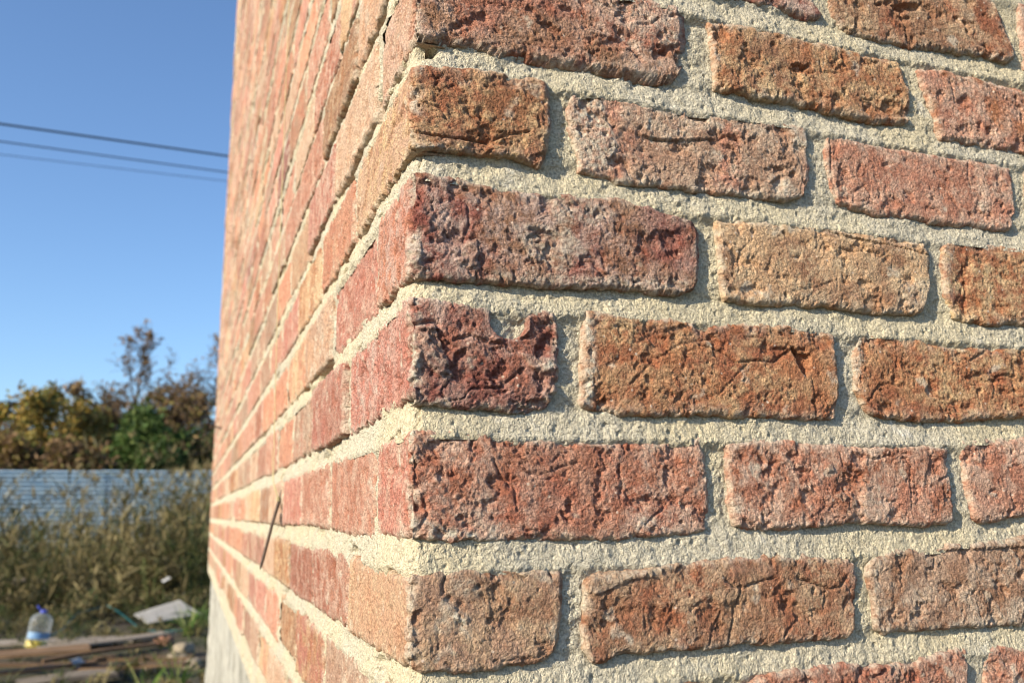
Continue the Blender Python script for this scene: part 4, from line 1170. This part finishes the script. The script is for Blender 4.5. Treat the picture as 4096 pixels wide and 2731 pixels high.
tuft((-0.03, 8.9), 30, 0.55, 4, 'bushy green grass tuft just beyond the end of the wall', width=(0.012, 0.024))
tuft((-0.62, 5.95), 16, 0.26, 5, 'thin green grass tuft in front of the nearest boards')
tuft((0.10, 9.8), 26, 0.6, 6, 'dark green grass tuft behind the wall end beside the grey sheet', greens=((0.07, 0.13, 0.03), (0.10, 0.15, 0.04)))

# trees
def grow(root, h, seed, lean=(0, 0), nb=16, spread=0.5, first=0.25, sub=6, twig=5, up=0.5, r0=None):
    """tapered trunk with limbs and twigs. returns (trunk Acc, limb Acc, twig tip points, twig directions)"""
    rg = np.random.default_rng(seed)
    r0 = r0 or h * 0.014
    tr, lb = Acc(), Acc()
    f = np.linspace(0, 1, 9)
    tp = np.stack([lean[0] * h * f + 0.025 * h * np.sin(f * 5 + seed), lean[1] * h * f + 0.02 * h * np.cos(f * 4 + seed * 2), h * f], -1)
    tp -= tp[0]
    tr.add(*tube(tp, r0 * (1 - f) ** 0.8 + 0.006, 7))
    tips, tdir = [], []
    def limb(p, d, L, r, lev):
        k = 5 if lev == 0 else (4 if lev == 1 else 3)
        pts = [p]
        dd = d.copy()
        for q in range(k):
            dd = dd + rg.normal(0, 0.16, 3) + np.array([0, 0, 0.09 * up])
            dd /= np.linalg.norm(dd)
            pts.append(pts[-1] + dd * L / k)
        pts = np.array(pts)
        lb.add(*tube(pts, np.linspace(r, max(0.0035, r * 0.3), k + 1), (5, 4, 3)[lev], cap=False)[:2])
        if lev == 2:
            for q in (1, 1.5, 2, 2.5, 3):
                tips.append((pts[int(q)] + pts[min(k, int(q + 0.5))]) / 2)
                tdir.append(dd)
            return
        for q in range(sub if lev == 0 else twig):
            ff = rg.uniform(0.25, 1.0)
            b0 = pts[min(k, int(ff * k))]
            rnd = rg.normal(0, 1, 3)
            nd = dd * 0.75 + 0.75 * rnd / np.linalg.norm(rnd) + np.array([0, 0, 0.35 * up])
            nd /= np.linalg.norm(nd)
            limb(b0, nd, L * rg.uniform(0.35, 0.6), r * 0.5, lev + 1)
    for b_ in range(nb):
        ff = first + (1 - first) * (b_ + rg.random()) / nb * 0.96
        p = np.array([np.interp(ff, f, tp[:, q]) for q in range(3)])
        an = b_ * 2.4 + rg.uniform(-0.5, 0.5)
        d = np.array([math.cos(an) * spread * 2, math.sin(an) * spread * 2, 0.6 + up * 0.8])
        d /= np.linalg.norm(d)
        limb(p, d, h * spread * (1.05 - 0.75 * ff) * rg.uniform(0.75, 1.2), r0 * 0.45 * (1.1 - ff * 0.8), 0)
    for q in range(3):
        limb(tp[-2], unit(np.array([[rg.normal(0, .25), rg.normal(0, .25), 1.0]]))[0], h * 0.10, r0 * 0.2, 1)
    return tr, lb, np.array(tips), np.array(tdir)

def leaf_quads(P, size, cols, rg, aspect=0.6):
    n = len(P)
    a = unit(rg.normal(0, 1, (n, 3)))
    b_ = unit(np.cross(a, rg.normal(0, 1, (n, 3))))
    sz = size * rg.uniform(0.6, 1.3, n)
    a = a * sz[:, None]
    b_ = b_ * (sz * aspect)[:, None]
    nrm = unit(np.cross(a, b_)) * (sz * 0.25)[:, None]
    V = np.stack([P - a, P + b_ * 0.9 + nrm, P + a, P - b_ * 0.9 + nrm], 1).reshape(-1, 3)
    Q = np.arange(n * 4).reshape(n, 4)
    return V, Q, np.repeat(cols, 4, 0)

def tree(name, loc, h, seed, label, cat, leaves=0, lcols=None, lw=None, lsize=0.055, bark=M_BARK, group=None, jitter=0.16, **k):
    e = empty(name, (loc[0], loc[1], float(ground_z(*loc[:2])) - 0.05))
    tr, lb, tips, td = grow(None, h, seed, **k)
    tr.build('trunk', bark, e)
    lb.build('branches', bark, e)
    if leaves:
        rg = np.random.default_rng(seed + 500)
        i = rg.choice(len(tips), leaves)
        keep = pn(tips[i, 0] * 1.3 + seed, tips[i, 2] * 1.3) > -0.34
        i = i[keep]
        P = tips[i] + rg.normal(0, jitter, (len(i), 3)) * h / 6
        V, Q, c = leaf_quads(P, lsize, pick_cols(len(i), lcols, lw, rg, 0.3), rg)
        mobj('crown', V, Q, M_LEAF, e, attrs={'col': c}, smooth=False)
    tag(e, label, cat, group)
    return e
GOLD = [(0.36, 0.25, 0.05), (0.28, 0.20, 0.05), (0.23, 0.19, 0.055), (0.18, 0.19, 0.05), (0.30, 0.18, 0.05)]
BRWN = [(0.21, 0.125, 0.06), (0.16, 0.10, 0.05), (0.26, 0.17, 0.07)]
DKGR = [(0.065, 0.115, 0.025), (0.09, 0.14, 0.03), (0.045, 0.08, 0.02), (0.13, 0.17, 0.045)]
AUT = 'autumn trees behind the fence'
tree('maple_tree', (-3.95, 25.6), 4.3, 31, 'golden brown autumn tree with a thin bare top, beside the frame edge', 'tree', 4600, GOLD, (2, 3, 3, 3, 1), 0.08, group=AUT, nb=17, spread=0.42, first=0.08, up=0.5)
tree('maple_tree', (-2.75, 26.4), 3.9, 32, 'dense golden brown autumn tree left of the green bush', 'tree', 6000, GOLD, (2, 3, 3, 2, 2), 0.08, group=AUT, nb=18, spread=0.48, first=0.08, up=0.5)
tree('maple_tree', (-5.3, 26.2), 3.7, 33, 'lower golden tree at the left end of the fence view', 'tree', 4200, GOLD, (3, 2, 2, 2, 1), 0.085, group=AUT, nb=14, spread=0.5, first=0.08, up=0.4)
tree('bare_tree', (-1.60, 27.4), 6.4, 34, 'tall nearly leafless tree rising above the green bush', 'tree', 1500, BRWN, (1, 1, 1), 0.06, jitter=0.04, group='leafless trees', nb=24, spread=0.36, first=0.2, up=0.5, sub=7, twig=5)
tree('bare_tree', (0.45, 28.2), 6.2, 35, 'leafless dark tree half hidden by the wall edge', 'tree', 900, BRWN, (1, 1, 1), 0.06, jitter=0.04, group='leafless trees', nb=22, spread=0.46, first=0.2, up=0.4, sub=7, twig=5)
tree('bare_tree', (-0.65, 28.6), 4.9, 36, 'smaller brown twiggy tree between the two leafless trees', 'tree', 3200, BRWN, (1, 1, 1), 0.07, group='leafless trees', nb=20, spread=0.55, first=0.1, up=0.5)
tree('green_bush', (-1.2, 24.4), 3.5, 37, 'dark green bushy shrub behind the fence', 'bush', 13000, DKGR, (3, 3, 3, 1), 0.085, nb=26, spread=0.46, first=0.03, up=0.8, jitter=0.2)
tree('brown_bush', (-0.1, 25.0), 3.2, 38, 'dark olive brown bush beside the wall edge', 'bush', 8000, DKGR + BRWN, (2, 1, 3, 1, 2, 2, 1), 0.08, nb=22, spread=0.55, first=0.05, jitter=0.22)
tree('brown_bush', (-2.7, 23.6), 2.7, 39, 'brown scrubby bush in front of the golden trees', 'bush', 7000, BRWN + GOLD[2:4], (3, 3, 2, 1, 1), 0.075, nb=20, spread=0.62, first=0.05, jitter=0.22)
tree('brown_bush', (-4.5, 23.9), 2.8, 40, 'rust brown bush by the left end of the fence view', 'bush', 7000, BRWN + GOLD[1:4], (3, 3, 1, 2, 1, 1), 0.075, nb=20, spread=0.62, first=0.05, jitter=0.22)
for bx_, by_, bh_, sd_, lab_ in ((-3.3, 27.6, 4.6, 61, 'thin twiggy shrub rising between the two golden trees'), (-2.2, 27.9, 4.3, 62, 'thin twiggy shrub left of the tall leafless tree'), (-0.9, 27.2, 4.4, 63, 'thin twiggy shrub right of the tall leafless tree'), (0.15, 27.0, 4.5, 64, 'thin twiggy shrub close to the wall edge'), (-4.7, 27.5, 3.9, 65, 'thin twiggy shrub at the far left of the thicket')):
    tree('twiggy_shrub', (bx_, by_), bh_, sd_, lab_, 'shrub', 2600, BRWN + GOLD[2:4], (3, 3, 2, 2, 1), 0.07, nb=24, spread=0.5, first=0.05, up=0.7, sub=6, twig=5, jitter=0.09)
for bx_, by_, bh_, sd_, lab_ in ((-5.6, 24.4, 2.4, 51, 'low rust brown bush at the far left behind the fence'), (-3.5, 24.6, 2.6, 52, 'olive brown bush between the rust bush and the scrubby bush'), (-1.9, 25.2, 2.7, 53, 'brown bush directly left of the green bush'),
                                  (-0.75, 25.6, 2.9, 54, 'dark brown bush directly right of the green bush'), (0.5, 25.4, 2.9, 55, 'brown bush at the wall edge below the leafless tree'), (1.8, 24.8, 2.8, 56, 'brown bush behind the house end')):
    tree('brown_bush', (bx_, by_), bh_, sd_, lab_, 'bush', 6500, BRWN + DKGR[:2] + GOLD[1:4], (3, 3, 2, 2, 2, 1, 2, 2), 0.08, nb=20, spread=0.6, first=0.04, jitter=0.24)
tree('maple_tree', (-7.6, 26.5), 5.4, 41, 'golden autumn tree further along the fence, beyond the view', 'tree', 4200, GOLD, (3, 3, 2, 2, 1), 0.085, group=AUT, nb=16, spread=0.45, first=0.1)
tree('maple_tree', (2.6, 26.8), 5.2, 42, 'brown autumn tree behind the house', 'tree', 4000, GOLD, (2, 3, 2, 2, 2), 0.085, group=AUT, nb=16, spread=0.45, first=0.1)

# ------------------------------------------------------------------ overhead cables
M_CABLE = simple('black_cable', (0.035, 0.037, 0.042), 0.6, 0.3, 5)
for pa, pb, r, lb_ in (((-3.16, 14.0, 7.13), (0.21, 15.25, 7.56), 0.017, 'thickest black overhead cable, highest of the three in the sky'),
                       ((-3.26, 14.6, 7.08), (0.20, 15.9, 7.50), 0.011, 'middle overhead cable of the three crossing the blue sky'),
                       ((-3.43, 15.5, 7.20), (0.18, 16.8, 7.66), 0.006, 'thinnest overhead wire, lowest of the three')):
    pa, pb = np.array(pa), np.array(pb)
    f = np.linspace(-7, 6, 60)
    P = pa + (pb - pa) * f[:, None]
    P[:, 2] += 0.0042 * (f * (f - 1))
    V, Q, T = tube(P - P[30], r, 6)
    o = mobj('overhead_cable', V, Q, M_CABLE, None, P[30], T=T)
    tag(o, lb_, 'cable', 'overhead cables')

# ------------------------------------------------------------------ boards and debris
def wood(name, c1, c2):
    return simple(name, c1, 0.9, 0.4, 5.0, 0.2, 0.004, (1.0, 14.0, 14.0), col2=c2, per_obj=0.25)
M_WOOD = wood('weathered_wood', (0.20, 0.125, 0.07), (0.10, 0.062, 0.036))
M_WOODG = wood('grey_wood', (0.30, 0.25, 0.195), (0.18, 0.145, 0.11))

def plank(p0, p1, width, th, z, label, mat=M_WOOD, roll=0.0, rise=0.0, seed=0):
    p0, p1 = np.array(p0, float), np.array(p1, float)
    L = np.hypot(*(p1 - p0))
    rg = np.random.default_rng(seed + 900)
    n, m_ = 15, 5
    x = np.linspace(0, L, n)
    yv = np.linspace(-width / 2, width / 2, m_)
    Xg, Yg = np.meshgrid(x, yv, indexing='ij')
    bow = 0.012 * np.sin(Xg / L * 3.1 + seed) + 0.006 * (Yg / width * 2) ** 2 + 0.003 * fbm(Xg * 3, Yg * 9, seed, 2)
    Yw = Yg + 0.004 * pn(Xg * 6, 0 * Xg + seed, seed)
    Xw = Xg + np.where((Xg < 1e-6) | (Xg > L - 1e-6), rg.normal(0, 0.012, Xg.shape), 0)
    top = np.stack([Xw, Yw, bow + th / 2], -1).reshape(-1, 3)
    bt = np.stack([Xw, Yw, bow - th / 2], -1).reshape(-1, 3)
    ix = np.arange(n * m_).reshape(n, m_)
    q = np.stack([ix[:-1, :-1], ix[1:, :-1], ix[1:, 1:], ix[:-1, 1:]], -1).reshape(-1, 4)
    K = n * m_
    ring = np.concatenate([ix[:, 0], ix[-1, 1:], ix[::-1, -1][1:], ix[0, ::-1][1:-1]])
    nx_ = np.roll(ring, -1)
    side = np.stack([ring, ring + K, nx_ + K, nx_], -1)
    V = np.concatenate([top, bt])
    Q = np.concatenate([q, q[:, ::-1] + K, side])
    o = mobj('plank', V, Q, mat, None, (p0[0], p0[1], z), smooth=False)
    o.rotation_euler = (roll, -math.asin(rise / L) if rise else 0.0, math.atan2(p1[1] - p0[1], p1[0] - p0[0]))
    return tag(o, label, 'plank', 'boards dumped on the ground')
plank((-2.1, 8.62), (-0.52, 8.55), 0.34, 0.018, 0.05, 'wide grey board lying flat under the plastic bottle', M_WOODG, seed=1)
plank((-1.15, 7.66), (-0.22, 8.28), 0.20, 0.018, 0.10, 'pale grey plank running diagonally in front of the wide board', M_WOODG, rise=0.02, seed=2)
plank((-2.3, 6.72), (-0.74, 6.78), 0.17, 0.02, 0.215, 'dark raised plank propped over a black gap below the bottle', M_WOOD, roll=0.1, seed=3)
plank((-2.2, 6.55), (-0.70, 6.98), 0.13, 0.018, 0.075, 'brown plank lying under the raised plank', M_WOOD, seed=4)
plank((-0.80, 6.86), (-0.06, 6.55), 0.14, 0.018, 0.075, 'narrow plank with a sunlit orange edge pointing at the plinth', M_WOOD, rise=0.0, seed=5)
plank((-1.12, 6.42), (-0.55, 6.60), 0.24, 0.028, 0.05, 'short thick board end with a bright sawn edge, nearest of the boards', M_WOODG, seed=6)
plank((-2.4, 6.28), (-0.85, 6.18), 0.16, 0.02, 0.02, 'plank lying along the lower edge of the debris', M_WOODG, seed=7)
plank((-0.75, 7.28), (-0.02, 7.20), 0.15, 0.025, 0.05, 'dark plank half buried in rubble near the plinth', M_WOOD, seed=8)
plank((-0.70, 6.12), (-0.05, 6.20), 0.12, 0.03, 0.02, 'low plank among the grass blades at the plinth foot', M_WOOD, seed=9)
plank((-3.4, 14.5), (-1.95, 14.3), 0.30, 0.04, 0.22, 'grey board lying in the weeds, farther of the two behind the bottle', M_WOODG, roll=0.25, seed=10)
plank((-3.2, 12.9), (-1.95, 12.75), 0.24, 0.04, 0.12, 'grey board lying in the weeds, nearer of the two behind the bottle', M_WOODG, roll=0.2, seed=11)
plank((-1.05, 7.05), (-0.30, 7.42), 0.09, 0.02, 0.10, 'thin dark batten crossing behind the narrow plank', M_WOOD, rise=0.03, seed=13)
plank((-1.5, 7.35), (-0.65, 7.12), 0.10, 0.02, 0.045, 'thin batten in the shade behind the raised plank', M_WOOD, seed=14)
plank((-1.75, 7.7), (-1.05, 7.95), 0.09, 0.02, 0.06, 'thin grey batten in front of the bottle', M_WOODG, seed=15)
plank((-0.55, 5.95), (0.02, 5.88), 0.07, 0.02, 0.03, 'thin batten lying against the plinth in the grass', M_WOOD, seed=16)
plank((-1.9, 7.25), (-1.75, 6.3), 0.1, 0.09, 0.06, 'short timber block carrying the raised plank', M_WOOD, seed=12)

# grey broken sheet
def slate():
    c = np.array([(-0.615, 10.40, 0.085), (-0.155, 10.72, 0.19), (0.085, 10.20, 0.075), (-0.44, 9.72, 0.05)])
    n = 9
    s = np.linspace(0, 1, n)
    S, T_ = np.meshgrid(s, s)
    P = ((1 - S) * (1 - T_))[..., None] * c[0] + (S * (1 - T_))[..., None] * c[1] + (S * T_)[..., None] * c[2] + ((1 - S) * T_)[..., None] * c[3]
    P[..., 0] += 0.018 * pn(S * 5, T_ * 5, 3)
    P[..., 1] += 0.03 * pn(S * 5, T_ * 5, 4)
    P[..., 2] += 0.003 * pn(S * 4, T_ * 4, 5)
    o0 = P.mean((0, 1))
    V = P.reshape(-1, 3) - o0
    K = n * n
    ix = np.arange(K).reshape(n, n)
    q = np.stack([ix[:-1, :-1], ix[1:, :-1], ix[1:, 1:], ix[:-1, 1:]], -1).reshape(-1, 4)
    ring = np.concatenate([ix[:, 0], ix[-1, 1:], ix[::-1, -1][1:], ix[0, ::-1][1:-1]])
    nx_ = np.roll(ring, -1)
    V = np.concatenate([V, V - np.array([0, 0, 0.009])])
    Q = np.concatenate([q, q[:, ::-1] + K, np.stack([ring, ring + K, nx_ + K, nx_], -1)])
    m = simple('asbestos_sheet', (0.36, 0.34, 0.31), 0.9, 0.3, 6.0, 0.2, 0.003, (1, 4, 1))
    return tag(mobj('cement_sheet', V, Q, m, None, o0, smooth=False), 'broken pale grey sheet propped in the grass beyond the boards', 'sheet')
slate()

# plastic bottle
def lathe(prof, n=28):
    pr = np.array(prof, float)
    a = np.arange(n) / n * 2 * np.pi
    V = np.stack([pr[:, 0, None] * np.cos(a), pr[:, 0, None] * np.sin(a), np.tile(pr[:, 1, None], (1, n))], -1).reshape(-1, 3)
    i = np.arange(len(pr) - 1)[:, None] * n
    j = np.arange(n)[None]
    return V, np.stack([i + j, i + (j + 1) % n, i + n + (j + 1) % n, i + n + j], -1).reshape(-1, 4)
def clear(name, col, rough=0.05, trans=1.0, ior=1.2):
    m, t, b = nmat(name)
    b.inputs['Base Color'].default_value = (*col, 1)
    b.inputs['Roughness'].default_value = rough
    b.inputs['Transmission Weight'].default_value = trans
    b.inputs['IOR'].default_value = ior
    return m
bt = empty('plastic_bottle', (-1.265, 8.1, 0.066))
bt.scale = (0.9, 0.9, 0.9)
bt.rotation_euler = (0.04, math.radians(8), 0.4)
R0 = 0.098
prof = [(0.0, 0.004), (R0 * 0.8, 0.0), (R0 * 0.97, 0.012), (R0, 0.03)]
for z in np.arange(0.05, 0.24, 0.0125):
    prof.append((R0 - 0.0035 * (0.5 + 0.5 * math.cos(z / 0.05 * 2 * math.pi)), z))
prof += [(R0, 0.245), (R0 * 0.95, 0.268), (R0 * 0.80, 0.292), (R0 * 0.55, 0.312), (R0 * 0.33, 0.322), (0.026, 0.328), (0.025, 0.345)]
V, Q = lathe(prof)
shell, t_, b_ = nmat('clear_plastic')
n_ = N(t_)
b_.inputs['Base Color'].default_value = (0.42, 0.45, 0.47, 1)
b_.inputs['Roughness'].default_value = 0.12
b_.inputs['Specular IOR Level'].default_value = 0.8
trn = n_.new('ShaderNodeBsdfTransparent')
mxs = n_.new('ShaderNodeMixShader')
lw_ = n_.new('ShaderNodeLayerWeight')
lw_.inputs['Blend'].default_value = 0.35
n_.put(mxs.inputs[0], n_.ramp(lw_.outputs['Facing'], 0.0, 1.0, 0.14, 0.6))
n_.put(mxs.inputs[1], trn.outputs[0])
n_.put(mxs.inputs[2], b_.outputs[0])
n_.put(t_.nodes['Material Output'].inputs['Surface'], mxs.outputs[0])
mobj('body', V, Q, shell, bt)
lp = [(0.0, 0.006), (R0 * 0.78, 0.004), (R0 * 0.94, 0.015), (R0 * 0.965, 0.03), (R0 * 0.95, 0.068), (0.0, 0.068)]
V, Q = lathe(lp)
mobj('liquid', V, Q, simple('yellow_liquid', (0.60, 0.46, 0.03), 0.25, 0.12, 8, 0.5), bt)
cp = [(0.0, 0.352), (0.024, 0.352), (0.029, 0.346), (0.030, 0.33), (0.029, 0.322), (0.026, 0.320)]
V, Q = lathe(cp, 20)
M_BLUE = simple('blue_plastic', (0.035, 0.06, 0.42), 0.4, 0.15, 10, 0.5)
cap = mobj('cap', V, Q, M_BLUE, bt)
a = np.linspace(0, np.pi * 1.7, 20)
hp = np.stack([-0.03 - 0.022 * (1 - np.cos(a)) * 0.8, 0.016 * np.sin(a), 0.345 + 0.018 * (1 - np.cos(a))], -1)
V, Q, T = tube(hp, 0.006, 6)
mobj('handle', V, Q, M_BLUE, bt, T=T)
a = np.linspace(-2.9, -0.25, 16)
LV = np.concatenate([np.stack([(R0 + 0.0015) * np.cos(a), (R0 + 0.0015) * np.sin(a), np.full(16, z)], -1) for z in (0.095, 0.155)])
LQ = np.stack([np.arange(15), np.arange(1, 16), np.arange(17, 32), np.arange(16, 31)], -1)
mobj('label', LV, LQ, simple('bottle_label', (0.05, 0.17, 0.42), 0.5, 0.5, 30, 0.4, col2=(0.22, 0.33, 0.45)), bt)
tag(bt, 'large clear plastic bottle with blue cap and a little yellow liquid, on the boards', 'bottle')

# rubble, scraps and cord
def stone(name, loc, size, seed, mat, label, cat, group=None):
    n, m_ = 14, 9
    a = np.linspace(0, 2 * np.pi, n, endpoint=False)
    p = np.linspace(-np.pi / 2, np.pi / 2, m_)
    Pp, Aa = np.meshgrid(p, a, indexing='ij')
    d = np.stack([np.cos(Pp) * np.cos(Aa), np.cos(Pp) * np.sin(Aa), np.sin(Pp)], -1)
    d = np.sign(d) * np.abs(d) ** 0.75
    r = 1 + 0.35 * pn(d[..., 0] * 1.6 + d[..., 2] * 1.1, d[..., 1] * 1.6 - d[..., 2], seed)
    V = (d * r[..., None] * np.array(size)).reshape(-1, 3)
    i = np.arange(m_ - 1)[:, None] * n
    j = np.arange(n)[None]
    Q = np.stack([i + j, i + (j + 1) % n, i + n + (j + 1) % n, i + n + j], -1).reshape(-1, 4)
    o = mobj(name, V, Q, mat, None, (loc[0], loc[1], float(ground_z(*loc)) + size[2] * 0.6), smooth=False)
    o.rotation_euler = (0, 0, seed * 1.3)
    return tag(o, label, cat, group)
M_STONE = simple('mortar_rubble', (0.33, 0.27, 0.19), 0.95, 0.3, 12, 0.2, 0.006)
M_CHUNK = simple('brick_rubble', (0.36, 0.19, 0.13), 0.95, 0.3, 14, 0.2, 0.006)
stone('brick_chunk', (-0.26, 8.45), (0.085, 0.06, 0.05), 2, M_CHUNK, 'reddish brick fragment on the ground in front of the grey sheet', 'rubble')
stone('mortar_lump', (-0.09, 7.62), (0.09, 0.08, 0.07), 3, M_STONE, 'pale mortar lump beside the far end of the plinth', 'rubble')
stone('mortar_lump', (-0.13, 7.25), (0.12, 0.09, 0.05), 4, M_STONE, 'flat pale mortar lump on the dark plank near the plinth', 'rubble')
stone('mortar_lump', (-0.33, 6.95), (0.06, 0.05, 0.035), 5, M_STONE, 'small mortar lump between the narrow plank and the tall tuft', 'rubble')
stone('mortar_lump', (-0.02, 7.0), (0.09, 0.07, 0.045), 6, M_STONE, 'mortar lump close against the plinth end', 'rubble')
stone('brick_chunk', (-1.62, 7.9), (0.10, 0.08, 0.06), 7, M_CHUNK, 'reddish brick fragment beside the bottle at the frame edge', 'rubble')
def scrap(loc, size, seed, mat, label, lift=0.03):
    n = 8
    s = np.linspace(-1, 1, n)
    S, T_ = np.meshgrid(s, s)
    Z = 0.45 * fbm(S * 1.3, T_ * 1.3, seed, 3) + 0.25
    V = np.stack([S * (1 + 0.2 * pn(S, T_, seed)), T_ * (1 + 0.25 * pn(T_, S, seed + 2)), Z], -1).reshape(-1, 3) * size
    V2 = V - np.array([0, 0, 0.0015])
    ix = np.arange(n * n).reshape(n, n)
    q = np.stack([ix[:-1, :-1], ix[:-1, 1:], ix[1:, 1:], ix[1:, :-1]], -1).reshape(-1, 4)
    o = mobj('scrap', np.concatenate([V, V2]), np.concatenate([q, q[:, ::-1] + n * n]), mat, None, (loc[0], loc[1], float(ground_z(*loc)) + lift))
    o.rotation_euler = (0.5, 0.2, seed)
    return tag(o, label, 'litter')
M_WHITE = simple('white_litter', (0.42, 0.42, 0.42), 0.6, 0.2)
M_YEL = simple('yellow_litter', (0.66, 0.55, 0.20), 0.7, 0.25)
scrap((-0.50, 8.75), 0.075, 3, M_YEL, 'crumpled yellow scrap on the ground left of the brick fragment', 0.04)
scrap((-0.32, 11.6), 0.05, 5, M_WHITE, 'crumpled white scrap caught in the weeds above the grey sheet', 0.35)
scrap((-0.82, 6.93), 0.06, 7, M_WHITE, 'small white scrap on the planks in front of the diagonal plank', 0.10)
scrap((-0.42, 6.62), 0.045, 9, M_YEL, 'dry yellow leaf on the narrow plank', 0.10)
M_CORD = simple('teal_cord', (0.015, 0.12, 0.13), 0.5, 0.2)
cp = np.array([(-1.30, 9.2, 0.02), (-1.22, 9.6, 0.06), (-1.18, 10.3, 0.13), (-1.08, 11.0, 0.10), (-0.95, 11.2, 0.12), (-0.80, 10.8, 0.08), (-0.66, 10.2, 0.05), (-0.50, 9.4, 0.03), (-0.30, 9.1, 0.03), (-0.10, 9.02, 0.045), (0.03, 9.0, 0.05), (0.2, 9.2, 0.02)])
tt = np.linspace(0, len(cp) - 1, 70)
P = np.stack([np.interp(tt, np.arange(len(cp)), cp[:, q]) for q in range(3)], -1)
V, Q, T = tube(P - P[0], 0.006, 6)
tag(mobj('cord', V, Q, M_CORD, None, P[0], T=T), 'teal cord trailing through the grass by the grey sheet', 'cord')
